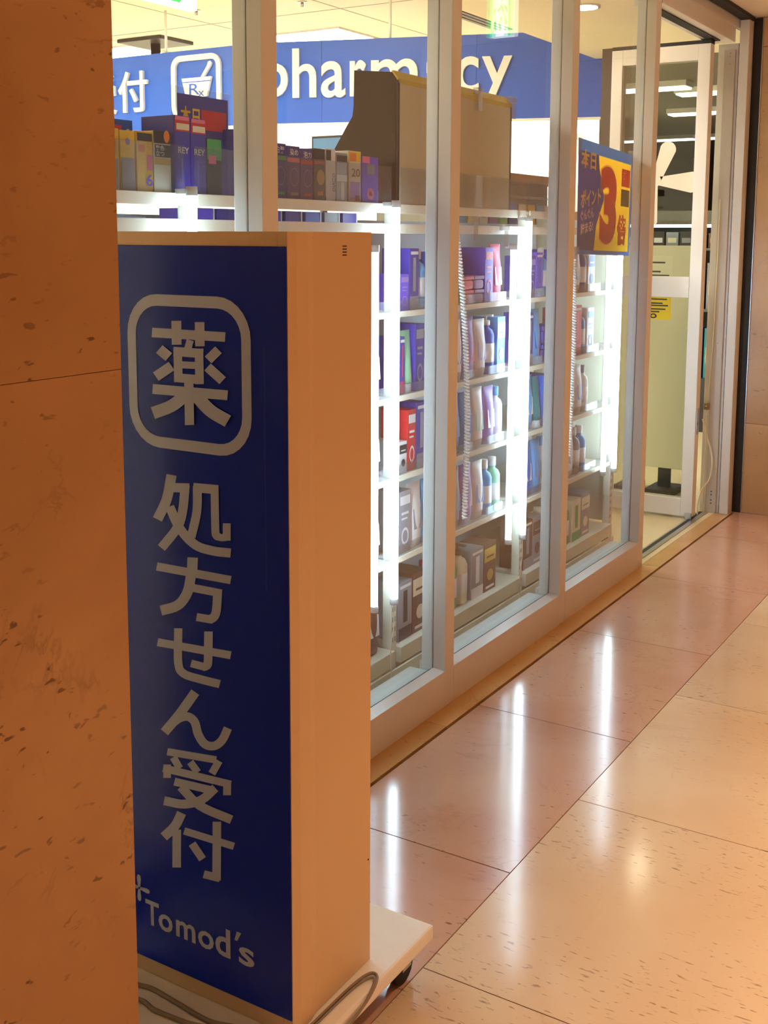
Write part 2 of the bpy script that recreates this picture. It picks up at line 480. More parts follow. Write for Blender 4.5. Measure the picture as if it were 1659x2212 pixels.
# glazed shopfront: four windows, each with its right-hand mullion
MW = 0.05
MY = [1.811, 2.583, 3.355, 4.117]
edges = [0.952]+[m+MW for m in MY]
for i, my in enumerate(MY):
    y0, y1 = edges[i], my
    wn = root('window_%d' % (i+1), (XG, (y0+y1)/2, 0), kind='structure')
    part('mullion', MB().box(-1.4328, XB, my, my+MW, 0.0, ZC-0.018, 0.0015), white_al, wn)
    part('inner_mullion', MB().box(-1.4675, -1.4346, my-0.0005, my+MW-0.004, 0.094, ZC-0.018, 0.0015), white_al, wn)
    part('gasket_strip', MB().box(-1.4345, -1.4329, my+0.001, my+MW-0.006, 0.094, ZC-0.018), gasket, wn)
    # bottom rail with sloping outer sill
    prof = [(XB, 0, 0.0), (XB, 0, 0.0985), (XG+0.006, 0, 0.1035), (XG+0.006, 0, 0.0)]
    part('bottom_rail', MB().prism(prof, (0, y0+0.0006, 0), (0, y1-y0-0.0012, 0)), white_al, wn)
    part('inner_sill', MB().box(-1.503, XG-0.006, y0, y1-0.003, 0.06, 0.092, 0.0015), mat('inner_sill_grey', srgb(214, 218, 212), 0.35, noise=0.08, nscale=30), wn)
    part('glazing_bead', MB().box(XG-0.0055, XG+0.0055, y0, y1-0.0005, 0.06, 0.097), gasket, wn)
    part('glass_pane', MB().box(XG-0.004, XG+0.004, y0+0.001, y1-0.0008, 0.0975, ZC-0.06), glass, wn)
    part('head_rail', MB().box(-1.474, XB, y0, y1, ZC-0.06, ZC-0.018), white_al, wn)

# door: header, jamb, floor track and the opened leaf
YD0, YD1 = 4.167, 5.15
hd = root('trim_2', (-1.42, (YD0+YD1)/2, 2.085), kind='structure')
part('door_header', MB().box(-1.50, XB+0.004, YD0, YD1, 2.088, ZC-0.018, 0.002), white_al, hd)
part('header_lip', MB().box(XB+0.0045, XB+0.014, YD0, YD1+0.06, 2.150, ZC-0.018), white_al, hd)
part('header_stop', MB().box(-1.47, -1.43, YD0, YD1-0.1, 2.083, 2.0878), gasket, hd)
jb = root('trim_3', (-1.40, 5.18, 0), kind='structure')
part('jamb_post', MB().box(-1.378, -1.3378, YD1+0.012, YW-0.001, 0.0, ZC-0.018, 0.002), white_al, jb)
part('jamb_post', MB().box(-1.470, -1.3815, YD1+0.02, YW-0.001, 0.0, 2.0875, 0.002), white_al, jb)
part('jamb_channel', MB().box(-1.44, -1.392, YD1+0.006, YD1+0.0195, 0.0, 2.06, 0.002), mat('jamb_grey', srgb(196, 186, 172), 0.45), jb)
part('jamb_gap', MB().box(-1.3812, -1.3783, YD1+0.018, YW-0.02, 0.0, 2.085), gasket, jb)
for z in (2.045, 2.03, 2.0, 1.20, 0.78, 0.10, 0.085, 0.06, 0.045):
    part('screw', MB().lathe([(0.0001, -0.002), (0.003, -0.002), (0.003, 0.0)], (-1.414, YD1+0.006, z), 8, 'Y'), grey_al if z > 0.2 else gasket, jb)
tr = root('trim_4', (-1.45, 4.6, 0), kind='structure')
part('track_groove', MB().box(-1.462, -1.446, YD0, YD1, 0.0003, 0.0016), gasket, tr)
part('track_rail', MB().box(-1.445, -1.424, YD0, YD1, 0.0003, 0.003), grey_al, tr)
part('track_edge', MB().box(-1.4705, -1.4625, YD0, YD1, 0.0003, 0.0022), grey_al, tr)

door_cream = mat('door_white', srgb(240, 234, 222), 0.35)
dr = root('door_1', (-1.66, 5.0, 0.0), kind='structure')
DY0, DY1 = 4.975, 5.03
part('hinge_stile', MB().box(-1.500, -1.447, DY0, DY1, 0.012, 2.066, 0.002), door_cream, dr)
part('free_stile', MB().box(-1.885, -1.835, DY0, DY1, 0.012, 2.066, 0.002), door_cream, dr)
part('top_rail', MB().box(-1.8345, -1.5005, DY0+0.001, DY1-0.001, 2.0, 2.066), door_cream, dr)
part('middle_rail', MB().box(-1.8345, -1.5005, DY0-0.004, DY1-0.001, 0.99, 1.08), door_cream, dr)
part('bottom_rail', MB().box(-1.8345, -1.5005, DY0+0.001, DY1-0.001, 0.012, 0.088), door_cream, dr)
part('shaded_edge', MB().box(-1.938, -1.8855, DY0+0.02, DY1, 0.012, 2.082), mat('door_edge_shaded', srgb(66, 54, 44), 0.5), dr)  # frame of the leaf lying in shade, the shade put into its dark colour
part('shaded_top', MB().box(-1.885, -1.447, DY0+0.004, DY1, 2.067, 2.082), gasket, dr)  # black line over the top rail, same shaded frame painted dark
part('upper_pane', MB().box(-1.8345, -1.5005, DY0+0.022, DY0+0.028, 1.081, 1.9995), door_glass, dr)
part('lower_pane', MB().box(-1.8345, -1.5005, DY0+0.022, DY0+0.028, 0.0885, 0.9895), door_glass, dr)
lp = part('lock_plate', MB().box(-1.4468, -1.4445, DY0+0.010, DY1-0.012, 0.385, 0.50), grey_al, dr)
part('lock_hole', MB().box(-1.4444, -1.444, DY0+0.020, DY0+0.027, 0.425, 0.437), black, lp)
part('foot_pivot', MB().box(-1.478, -1.448, DY0-0.008, DY0-0.0005, 0.002, 0.03, 0.002), grey_al, dr)
# four-petal mark on the door glass
petal_m = mat('petal_film', srgb(238, 226, 200), 0.5)
dq = Quad((-1.8, DY0+0.0205, 1.2), (-1.4, DY0+0.0205, 1.2), (-1.4, DY0+0.0205, 1.6), (-1.8, DY0+0.0205, 1.6))


def petal(cx, cz, ang, ln, w0, w1):
    pts = []
    ca, sa = math.cos(ang), math.sin(ang)
    prof = [(0.0, -w0)]+[(ln-w1+w1*math.cos(t), w1*math.sin(t)) for t in [(-80+k*20)*math.pi/180 for k in range(9)]]+[(0.0, w0)]
    for a, b in prof: pts.append((((cx+a*ca-b*sa)+1.8)/0.4, ((cz+a*sa+b*ca)-1.2)/0.4))
    return dq.poly(pts, 0.0002)


for a in (70, -3, 180, 270):
    ln = {70: 0.178, -3: 0.198, 180: 0.12, 270: 0.19}[a]
    part('petal_mark', petal(-1.672, 1.497, math.radians(a), ln, {70: 0.02, -3: 0.016, 180: 0.016, 270: 0.008}[a], {70: 0.037, -3: 0.046, 180: 0.035, 270: 0.012}[a]), petal_m, dr)
part('petal_mark', dq.oval((-1.672+1.8)/0.4, (1.497-1.2)/0.4, 0.06, 0.06, 0.0004, 16), petal_m, dr)
# papers stuck on the door glass
pq = Quad((-1.834, DY0+0.0205, 1.081), (-1.628, DY0+0.0205, 1.081), (-1.628, DY0+0.0205, 1.205), (-1.834, DY0+0.0205, 1.205))
yq = Quad((-1.72, DY0+0.0205, 0.888), (-1.583, DY0+0.0205, 0.888), (-1.583, DY0+0.0205, 0.988), (-1.72, DY0+0.0205, 0.988))
ink = mat('ink_dark', srgb(70, 66, 58), 0.7)
yn = solo('door_notice', yq.poly([(0, 0), (1, 0), (1, 1), (0, 1)], 0.0004, 0.0003), mat('notice_yellow', srgb(238, 204, 24), 0.5),
          'yellow printed notice stuck on the lower door glass', 'notice')
for i, v in enumerate((0.90, 0.72, 0.62, 0.46, 0.34)):
    part('printed_line', yq.rect(0.04, v-0.03, (0.86, 0.72, 0.9, 0.82, 0.62)[i], v+0.03, 0.0009), ink, yn)
part('printed_mark', yq.oval(0.42, 0.15, 0.12, 0.11, 0.0009, 16, 0.5), ink, yn)

print('structure done')
# ------------------------------------------------------------------ illuminated sign box on its dolly
SX0, SX1, SY0, SY1, SZ0, SZ1 = -1.247, -0.907, 1.228, 1.442, 0.0965, 1.256
sb = root('pharmacy_sign_box', ((SX0+SX1)/2, (SY0+SY1)/2, SZ0), 'tall blue and cream prescription sign box standing on a wheeled board', 'sign')
part('housing', MB().box(SX0+0.012, SX1-0.012, SY0+0.006, SY1-0.004, SZ0+0.002, SZ1-0.002), sign_paint, sb)


def side(x, s):
    pr = [(0, 0), (0.0022, 0.018), (0.001, 0.046), (-0.003, 0.064), (-0.0036, SY1-SY0), (-0.016, SY1-SY0), (-0.016, 0)]
    return MB().prism([(x+s*a, SY0+b, 0) for a, b in pr], (0, 0, SZ0), (0, 0, SZ1-SZ0))


rs = part('side_panel', side(SX1, 1), sign_paint, sb)
part('side_panel', side(SX0, -1), sign_paint, sb)
for k in range(4):
    part('vent_slot', MB().box(SX1-0.0038, SX1-0.0032, 1.364, 1.375, 1.2225+k*0.0042, 1.2245+k*0.0042), mat('slot_brown', srgb(96, 58, 24), 0.7), rs)
part('screw', MB().lathe([(0.0001, 0), (0.0022, 0), (0.0022, 0.0006)], (SX1-0.0034, 1.29, 1.248), 8, 'X'), grey_al, rs)
part('screw', MB().lathe([(0.0001, 0), (0.0016, 0), (0.0016, 0.0006)], (SX1-0.0036, 1.436, 0.27), 8, 'X'), gasket, rs)
part('top_frame', MB().box(SX0+0.0165, SX1-0.0165, SY0, SY0+0.006, 1.2365, SZ1), sign_paint, sb)
part('bottom_frame', MB().box(SX0+0.0165, SX1-0.0165, SY0, SY0+0.006, SZ0, 0.1215), sign_paint, sb)
part('lid', MB().box(SX0+0.0165, SX1-0.0165, SY0+0.0065, SY1-0.002, SZ1-0.0018, SZ1), sign_paint, sb)
pn = part('blue_panel', MB().box(SX0+0.001, SX1-0.0012, SY0-0.0015, SY0+0.0052, 0.1218, 1.2362), sign_blue, sb, 'glossy dark blue acrylic panel')
bq = Quad((SX0, SY0-0.0016, 0.0), (SX1, SY0-0.0016, 0.0), (SX1, SY0-0.0016, 1.0), (SX0, SY0-0.0016, 1.0))


def bu(x): return (x-SX0)/(SX1-SX0)


def rring(x0, x1, z0, z1, r, w):
    o = []; n = 7
    def ring(a0, a1, b0, b1, rr):
        p = []
        for cx, cz, s in ((a1-rr, b1-rr, 0), (a0+rr, b1-rr, 90), (a0+rr, b0+rr, 180), (a1-rr, b0+rr, 270)):
            for k in range(n+1):
                t = math.radians(s+90*k/n); p.append((cx+rr*math.cos(t), cz+rr*math.sin(t)))
        return p
    A = ring(x0, x1, z0, z1, r); B = ring(x0+w, x1-w, z0+w, z1-w, r-w); m = len(A)
    mb = MB(); mb.add([bq.pt(bu(x), z, 0.0006) for x, z in A+B], [(k, (k+1) % m, m+(k+1) % m, m+k) for k in range(m)])
    return mb


part('emblem_ring', rring(-1.196, -0.968, 0.944, 1.167, 0.058, 0.0165), sign_white, pn)


def strokes(ox, oy, sc, lines):
    """brush strokes of one character: polylines with a width, laid on the panel"""
    mb = MB()
    for n_, (w, pts) in enumerate(lines):
        P = [Vector((ox+x/sc, oy+y/sc, 0)) for x, y in pts]
        if len(P) > 2: P = spline(P, 5)
        L = []; R = []
        for k in range(len(P)):
            t = (P[min(k+1, len(P)-1)]-P[max(k-1, 0)]).normalized(); n = Vector((-t.y, t.x, 0))*(w/sc/2)
            L.append(P[k]+n); R.append(P[k]-n)
        Q = L+R[::-1]; m = len(P)
        yy = SY0-0.0021-0.00012*n_
        V = [atY(v.x, v.y, yy) for v in L]+[atY(v.x, v.y, yy) for v in R]
        mb.add(V, [(k, k+1, m+k+1, m+k) for k in range(m-1)])
    part('letter', mb, sign_white, pn)


Z1 = (250, 480, 2.91); Z2 = (250, 950, 2.91); Z3 = (250, 1500, 2.91)
strokes(*Z1, [(60, [(228, 693), (688, 722)]), (62, [(381, 620), (383, 770)]), (60, [(527, 628), (529, 780)]), (54, [(389, 786), (394, 1005)]), (54, [(523, 795), (527, 1018)]),
              (58, [(364, 812), (550, 826)]), (44, [(392, 895), (525, 902)]), (56, [(392, 978), (527, 990)]), (46, [(468, 742), (452, 800)]),
              (64, [(274, 797), (334, 848)]), (64, [(351, 904), (252, 971)]), (60, [(646, 802), (581, 866)]), (60, [(577, 910), (672, 996)]),
              (62, [(232, 1048), (703, 1088)]), (58, [(459, 1010), (464, 1275)]), (78, [(440, 1085), (350, 1155), (234, 1200)]), (80, [(505, 1090), (595, 1185), (705, 1251)])])
strokes(*Z2, [(64, [(351, 221), (320, 375), (262, 500)]), (58, [(345, 300), (462, 303)]), (58, [(436, 285), (420, 450), (385, 555), (287, 680)]), (58, [(338, 420), (405, 560), (500, 660), (610, 698), (723, 712)]),
              (56, [(513, 290), (510, 450), (474, 612)]), (58, [(487, 300), (644, 314)]), (50, [(621, 300), (626, 560), (632, 600), (648, 612)]), (46, [(630, 606), (665, 615), (700, 612)]), (50, [(697, 634), (698, 525)])])
strokes(*Z2, [(66, [(484, 740), (478, 860)]), (52, [(258, 796), (723, 882)]), (64, [(474, 850), (450, 960), (390, 1040), (284, 1074)]), (50, [(455, 925), (666, 966)]), (56, [(641, 950), (633, 1070), (618, 1112), (590, 1130)]), (50, [(610, 1132), (508, 1114)])])
strokes(*Z2, [(50, [(263, 1272), (723, 1355)]), (52, [(393, 1185), (393, 1400), (425, 1468), (520, 1502), (654, 1536)]), (54, [(583, 1205), (580, 1390), (570, 1420), (545, 1428)]), (48, [(566, 1430), (473, 1405)])])
strokes(*Z3, [(60, [(500, -14), (400, 125), (306, 238)]), (54, [(340, 195), (400, 150), (455, 140), (497, 175), (518, 250), (560, 312), (618, 324), (668, 288), (705, 212)])])
strokes(*Z3, [(46, [(324, 360), (632, 412)]), (46, [(362, 395), (402, 465)]), (46, [(468, 425), (516, 490)]), (48, [(650, 418), (604, 498)]), (48, [(298, 463), (724, 566)]), (48, [(323, 440), (323, 525)]), (50, [(700, 560), (700, 634)]),
              (50, [(369, 548), (618, 606)]), (56, [(626, 588), (540, 662), (430, 690), (304, 668)]), (56, [(408, 580), (530, 700), (728, 788)])])
strokes(*Z3, [(60, [(414, 745), (372, 828), (302, 896)]), (54, [(384, 850), (383, 1088)]), (46, [(430, 858), (743, 955)]), (54, [(636, 800), (634, 1170)]), (50, [(655, 1156), (553, 1130)]), (50, [(480, 938), (546, 1036)])])
tx = -1.190
zb, zx, zt = 0.181, 0.2085, 0.222
for ch, x0, x1, z0, z1 in (('T', -1.190, -1.162, zb, zt), ('o', -1.163, -1.134, zb-0.001, zx), ('m', -1.127, -1.088, zb, zx+0.0003),
                           ('o', -1.083, -1.052, zb-0.001, zx), ('d', -1.049, -1.020, zb-0.001, 0.226), ('´', -1.012, -0.999, 0.214, 0.229), ('s', -1.004, -0.975, zb-0.001, zx)):
    part('letter', text(bq, ch, bu(x0), z0, bu(x1), z1, 0.0006, 0.02), sign_white, pn)
# petal cross beside the shop name
for a in (90, 0, 180, 270):
    ca, sa = math.cos(math.radians(a)), math.sin(math.radians(a)); pts = []
    for k, (p, w) in enumerate(((0, -0.0022), (0.016, -0.0042), (0.021, -0.003), (0.0225, 0), (0.021, 0.003), (0.016, 0.0042), (0, 0.0022))):
        pts.append((bu(-1.2025+p*ca-w*sa), 0.236+p*sa+w*ca))
    part('petal_mark', bq.poly(pts, 0.0006), sign_white, pn)
part('scratch', bq.rect(bu(-0.946), 0.76, bu(-0.9455), 1.10, 0.0003), mat('scratch_blue', srgb(40, 66, 170), 0.4), pn)

dl = root('dolly', (-1.08, 1.28, 0), 'cream painted flat dolly board on black casters under the sign box', 'dolly')
part('board', MB().box(-1.300, -0.868, 0.985, 1.578, 0.070, 0.0955, 0.005), mat('dolly_cream', srgb(252, 246, 236), 0.5, noise=0.03, nscale=40), dl)
for x, y in ((-0.912, 1.535), (-1.255, 1.535), (-0.912, 1.03), (-1.255, 1.03)):
    c = part('caster', MB().box(x-0.018, x+0.018, y-0.02, y+0.02, 0.064, 0.0695).box(x-0.017, x-0.013, y-0.014, y+0.014, 0.03, 0.064).box(x+0.013, x+0.017, y-0.014, y+0.014, 0.03, 0.064), grey_al, dl)
    part('wheel', MB().lathe([(0.010, -0.011), (0.029, -0.011), (0.0305, -0.007), (0.0305, 0.007), (0.029, 0.011), (0.010, 0.011)], (x, y, 0.0307), 20, 'X'), rubber, c)

zc = 0.0955+0.0038
cpts = [atZ(285, 2120, zc), atZ(330, 2136, zc), atZ(385, 2168, zc), atZ(450, 2205, zc), atZ(540, 2236, zc)]
cpts = [Vector((-1.27, cpts[0].y+0.02, zc))]+cpts+[Vector((-0.95, 1.10, zc)), Vector((-0.90, 1.14, zc))]
solo('power_cord', MB().tube(spline(cpts), 0.0036, 8), cable_m, 'grey brown power cord lying nearest the sign box on the dolly', 'cord')
cpts2 = [Vector((-1.28, 1.11, zc)), atZ(285, 2155, zc), atZ(335, 2182, zc), atZ(400, 2208, zc), atZ(500, 2246, zc), Vector((-0.96, 1.055, zc)), Vector((-0.90, 1.07, zc))]
solo('power_cord', MB().tube(spline(cpts2), 0.0036, 8), cable_m, 'second grey brown power cord on the dolly, nearer the front edge', 'cord')
for k in range(2):
    e = 0.005*k
    pts = [(-0.900+e, 1.13, zc-0.0015), (-0.899+e, 1.25, zc-0.0015), (-0.897+e, 1.36-e, zc-0.001), (-0.889+e, 1.405-2*e, zc), (-0.876+0.5*e, 1.408-2*e, zc), (-0.8655, 1.385-2*e, 0.0985), (-0.8635-0.2*e, 1.35-2*e, 0.088-e), (-0.8638, 1.29-e, 0.082-e), (-0.8638, 1.22, 0.076-e), (-0.8645, 1.14, 0.078-e)]
    solo('cord_loop', MB().tube(spline(pts), (0.0024, 0.0017)[k], 6), cable_m, ('tan cord loop drooping over the right edge of the dolly', 'thinner tan cord loop beside the other loop at the dolly edge')[k], 'cord', 'cord loops at the dolly edge')

# ------------------------------------------------------------------ window racks
XR = -1.60
UP = [1.02, 1.837, 2.655, 3.495, 4.355]
ZS = [1.335, 1.047, 0.815, 0.59, 0.357]
RN = ['left', 'second', 'third', 'fourth']
for i in range(4):
    a, b = UP[i], UP[i+1]
    rk = root('display_rack', (XR-0.2, (a+b)/2, 0), {0: 'cream steel display rack behind the window beside the marble wall end', 1: 'cream steel display rack carrying the dark hair colour boxes', 2: 'cream steel display rack carrying the tan display stand', 3: 'cream steel display rack nearest the door'}[i], 'shelf rack')
    for y in ((a, b) if i == 3 else (a,)):
        u = part('upright', MB().box(XR-0.028, XR, y-0.014, y+0.014, 0.0, 1.3325, 0.001), rack_cream, rk)
        sl = MB()
        for s in (-0.006, 0.006):
            for k in range(42): sl.box(XR+0.0001, XR+0.0006, y+s-0.0018, y+s+0.0018, 0.12+k*0.029, 0.134+k*0.029)
        part('slot_column', sl, mat('slot_dark', srgb(120, 122, 124), 0.6), u, kind='stuff')
    y0, y1 = a+0.016, b-0.016
    for n, z in enumerate(ZS):
        s = part('shelf', MB().box(XR-0.34, XR-0.002, y0, y1, z-0.008, z), rack_cream, rk)
        part('shelf_lip', MB().box(XR-0.0018, XR+0.003, y0, y1, z-0.024 if n == 0 else z-0.015, z+0.001, 0.001), rack_cream, s)
        if n == 0:
            gx = 0.004 if i == 2 else -0.007
            part('guard', MB().box(XR+gx, XR+gx+0.003, y0, y1, z+0.0016 if i == 2 else z+0.0006, z+0.098), acrylic, s)
        else:
            part('guard', MB().box(XR-0.007, XR-0.004, y0, y1, z+0.0006, z+0.03), acrylic, s)
    if i == 3: part('end_panel', MB().box(XR-0.36, XR-0.03, b+0.016, b+0.021, 0.101, 1.332), rack_cream, rk)  # added white panel, catches tube light in place of the glare there
    part('cross_beam', MB().box(XR-0.02, XR-0.001, y0, y1, 1.258, 1.284, 0.001), rack_cream, rk)
    part('base_deck', MB().box(XR-0.36, XR+0.015, y0, y1, 0.055, 0.1, 0.001), rack_cream, rk)
    part('kick_plate', MB().box(XR+0.0155, XR+0.022, a-0.012, b-0.012, 0.001, 0.05, 0.001), rack_cream, rk)
    part('back_panel', MB().box(XR-0.36, XR-0.35, a+0.005, b-0.005, 0.101, 1.30), mat('rack_back', srgb(206, 212, 220), 0.6), rk)

# LED tubes standing on the uprights, each with a dimmer copy as its reflection
TUB = [(1.79, 'beside the marble wall end', 1.33, 0.30), (2.59, 'beside the sign box', 1.325, 0.27), (3.42, 'in the middle of the third window', 1.30, 0.265), (4.27, 'in the last window', 1.27, 0.345)]
for j, (y, wh, zt_, zb_) in enumerate(TUB):
    for q, (xx, dy, top, nm) in enumerate(((-1.560, 0.0, zt_, 'front'), (-1.572, -0.085, min(zt_, 1.21), 'shorter reflected'))):
        yy = y+dy
        r = root('led_tube_and_reflection', (xx, yy, zb_), 'glowing white %s LED tube %s' % (nm, wh), 'tube lamp', 'vertical LED tubes in the windows')
        part('tube', MB().lathe([(0.0105, 0), (0.0105, top-zb_)], (xx, yy, zb_), 12), led if q == 0 else led_reflection, r)
        part('end_cap', MB().lathe([(0.012, -0.016), (0.012, 0.0)], (xx, yy, zb_), 12), led_cap, r)
        part('end_cap', MB().lathe([(0.012, 0.0), (0.012, 0.018)], (xx, yy, top), 12), led_cap, r)
        part('bracket', MB().box(XR+0.001, xx-0.0125, yy-0.006, yy+0.006, top+0.004, top+0.014), led_cap, r)
    # thin supply lead hanging from the tube
    pts = [(-1.56, y, zb_-0.017), (-1.558, y-0.004, zb_-0.08), (-1.556, y-0.018, 0.16), (-1.5565, y-0.022, 0.112), (-1.553, y-0.02, 0.02)]
    solo('lamp_lead', MB().tube(spline(pts, 6), 0.0016, 6), cable_w, 'thin ivory lead hanging from the LED tube %s' % wh, 'cord', 'LED tube leads')


def coil(path, rad, pitch, wire):
    P = spline(path, 24); out = []; ph = 0.0
    L = 0.0; cum = [0.0]
    for a, b in zip(P, P[1:]): L += (b-a).length; cum.append(L)
    n = int(L/pitch*8); j = 0
    for k in range(n+1):
        s = L*k/n
        while j < len(cum)-2 and cum[j+1] < s: j += 1
        t = (s-cum[j])/max(1e-9, cum[j+1]-cum[j]); p = P[j].lerp(P[j+1], t)
        ang = 2*math.pi*k/8
        out.append(p+Vector((math.cos(ang)*rad, math.sin(ang)*rad, 0)))
    return MB().tube(out, wire, 5)


coil_m = mat('coil_white', srgb(250, 250, 246), 0.3)
for pth, lb in (([(-1.50, 2.811, 1.263), (-1.50, 2.832, 1.187), (-1.50, 2.868, 1.005), (-1.50, 2.888, 0.804), (-1.50, 2.892, 0.669), (-1.50, 2.884, 0.439)], 'long white coiled cord hanging in the third window'),
                ([(-1.515, 2.818, 0.95), (-1.515, 2.83, 0.80), (-1.515, 2.838, 0.64), (-1.515, 2.835, 0.46)], 'white coiled cord half hidden by the frame of the third window'),
                ([(-1.50, 3.653, 1.175), (-1.50, 3.676, 0.954), (-1.50, 3.672, 0.714), (-1.50, 3.658, 0.497)], 'white coiled cord hanging under the yellow poster')):
    solo('coil_cord', coil(pth, 0.0062, 0.0095, 0.0031), coil_m, lb, 'cord', 'coiled cords in the windows')

# ------------------------------------------------------------------ goods
PAL = {}


def pm_(name, r, g, b, rough=0.4):
    k = 'pack_'+name
    return mat(k, srgb(r, g, b), rough)


CLR = {'violet': (112, 84, 226), 'navy': (62, 54, 160), 'blue': (40, 92, 196), 'sky': (96, 160, 220), 'pink': (236, 120, 150), 'rose': (206, 60, 96),
       'red': (206, 34, 44), 'green': (72, 168, 96), 'mint': (150, 208, 170), 'white': (238, 238, 240), 'grey': (150, 152, 162), 'black': (34, 32, 36),
       'yellow': (240, 196, 30), 'gold': (198, 164, 70), 'orange': (236, 130, 50), 'brown': (104, 62, 40), 'lilac': (168, 140, 214), 'teal': (40, 140, 150), 'cream': (236, 226, 196)}


def C(n): return pm_(n, *CLR[n])


SEEN = set()


def lab(s):
    assert s not in SEEN, s
    SEEN.add(s); return s


def carton(y, w, z, h, col, label, group=None, x=-1.612, d=0.09, prints=(), name='product_box'):
    o = solo(name, MB().box(x-d, x, y, y+w, z, z+h, 0.0008), C(col), lab(label), 'box', group)
    q = Quad((x, y, z), (x, y+w, z), (x, y+w, z+h), (x, y, z+h))
    sd = Quad((x-d, y, z), (x, y, z), (x, y, z+h), (x-d, y, z+h))
    for pr in prints:
        k = pr[0]
        if k == 'band': part('printed_band', q.rect(0.02, pr[1], 0.98, pr[2]), C(pr[3]), o)
        if k == 'patch': part('printed_patch', q.rect(*pr[1:5], 0.0011), C(pr[5]), o)
        if k == 'oval': part('printed_circle', q.oval(*pr[1:5], 0.0013, 20, pr[5]), C(pr[6]), o)
        if k == 'text': part('lettering', text(q, pr[1], *pr[2:6], 0.0015, 0.012), C(pr[6]), o)
        if k == 'side': part('printed_side', sd.rect(0.02, pr[1], 0.98, pr[2]), C(pr[3]), o)
    return o


TOP = 1.3353
gl = 'hair colour boxes on the top shelf'
# left window, low yellow boxes in front, blue ones behind them
carton(1.570, 0.072, TOP, 0.118, 'yellow', 'yellow box with a grey tray front beside the marble wall end', gl, prints=(('patch', 0.05, 0.02, 0.95, 0.52, 'grey'), ('patch', 0.1, 0.56, 0.9, 0.8, 'gold'), ('patch', 0.3, 0.08, 0.6, 0.3, 'gold')))
carton(1.645, 0.040, TOP, 0.116, 'yellow', 'narrow gold yellow box with a grey lower half, second from the marble wall end', gl, prints=(('patch', 0.05, 0.02, 0.95, 0.55, 'grey'), ('oval', 0.5, 0.82, 0.16, 0.06, 0.0, 'lilac')))
carton(1.690, 0.045, TOP, 0.118, 'yellow', 'yellow box with a black top stripe and a thin curve', gl, prints=(('patch', 0.04, 0.84, 0.96, 0.97, 'black'), ('patch', 0.1, 0.66, 0.5, 0.78, 'orange'), ('patch', 0.62, 0.36, 0.95, 0.62, 'pink'), ('text', '6', 0.55, 0.1, 0.95, 0.3, 'violet')))
carton(1.738, 0.050, TOP, 0.122, 'cream', 'cream box with a black label and a small portrait on top', gl, prints=(('patch', 0.0, 0.80, 1.0, 1.0, 'black'), ('oval', 0.75, 0.92, 0.17, 0.10, 0.0, 'orange'), ('patch', 0.05, 0.58, 0.98, 0.78, 'black'), ('text', '髪色', 0.1, 0.69, 0.6, 0.77, 'white'), ('text', '立つ', 0.1, 0.6, 0.6, 0.68, 'white'), ('patch', 0.02, 0.46, 0.98, 0.56, 'gold')))
for k, (yy, w) in enumerate(((1.56, 0.085), (1.65, 0.075), (1.728, 0.06))):
    carton(yy, w, TOP, 0.150, 'blue', 'bright blue box standing behind the yellow boxes, %s from the marble wall end' % ('first', 'second', 'third')[k], gl, x=-1.715, d=0.07, prints=(('patch', 0.1, 0.72, 0.45, 0.92, 'red'), ('oval', 0.75, 0.8, 0.15, 0.08, 0.0, 'cream')))
rex = (('band', 0.80, 0.97, 'red'), ('patch', 0.12, 0.82, 0.95, 0.90, 'cream'), ('patch', 0.05, 0.94, 0.95, 0.99, 'pink'))
carton(1.800, 0.047, TOP, 0.158, 'navy', 'tall violet hair colour box with a red flash, left of the pair', gl, prints=rex+(('text', 'REY', 0.2, 0.52, 0.9, 0.60, 'cream'), ('patch', 0.4, 0.05, 0.5, 0.45, 'violet')))
carton(1.850, 0.047, TOP, 0.156, 'navy', 'tall violet hair colour box with a red flash, right of the pair', gl, prints=rex+(('text', 'REY', 0.2, 0.52, 0.9, 0.60, 'cream'), ('patch', 0.4, 0.05, 0.5, 0.45, 'violet')))
carton(1.900, 0.048, TOP, 0.120, 'black', 'dark brown box with an olive top half hidden by the first window post', gl, prints=(('band', 0.62, 0.98, 'green'), ('patch', 0.1, 0.55, 0.6, 0.7, 'pink')))
carton(2.000, 0.05, TOP, 0.146, 'navy', 'navy box with an orange top just right of the first window post', gl, prints=(('band', 0.62, 0.98, 'orange'),))
carton(2.060, 0.060, TOP, 0.144, 'violet', 'tall violet box with an orange brown top and REXM lettering', gl, prints=(('band', 0.64, 0.97, 'orange'), ('patch', 0.1, 0.7, 0.9, 0.82, 'brown'), ('text', 'REXM', 0.1, 0.50, 0.95, 0.6, 'cream'), ('patch', 0.1, 0.06, 0.5, 0.2, 'red')))
for k, (yy, mid, lo) in enumerate(((2.130, 'green', 'green'), (2.184, 'pink', 'grey'), (2.238, 'red', 'red'))):
    carton(yy, 0.050, TOP, 0.126-0.003*k, 'navy', 'dark blue hair colour box with a thin circle and a %s flash' % mid, gl,
           prints=(('band', 0.70, 0.78, mid), ('oval', 0.55, 0.42, 0.34, 0.17, 0.93, 'lilac'), ('text', ('白髪', '染め', '泡カ')[k], 0.2, 0.82, 0.85, 0.95, 'white'), ('patch', 0.25, 0.08, 0.85, 0.13, lo), ('side', 0.0, 1.0, 'violet')))
carton(2.292, 0.047, TOP, 0.124, 'black', 'black hair colour box with a gold disc', gl, prints=(('oval', 0.58, 0.45, 0.34, 0.15, 0.0, 'gold'), ('band', 0.70, 0.76, 'red'), ('patch', 0.3, 0.1, 0.8, 0.18, 'orange')))
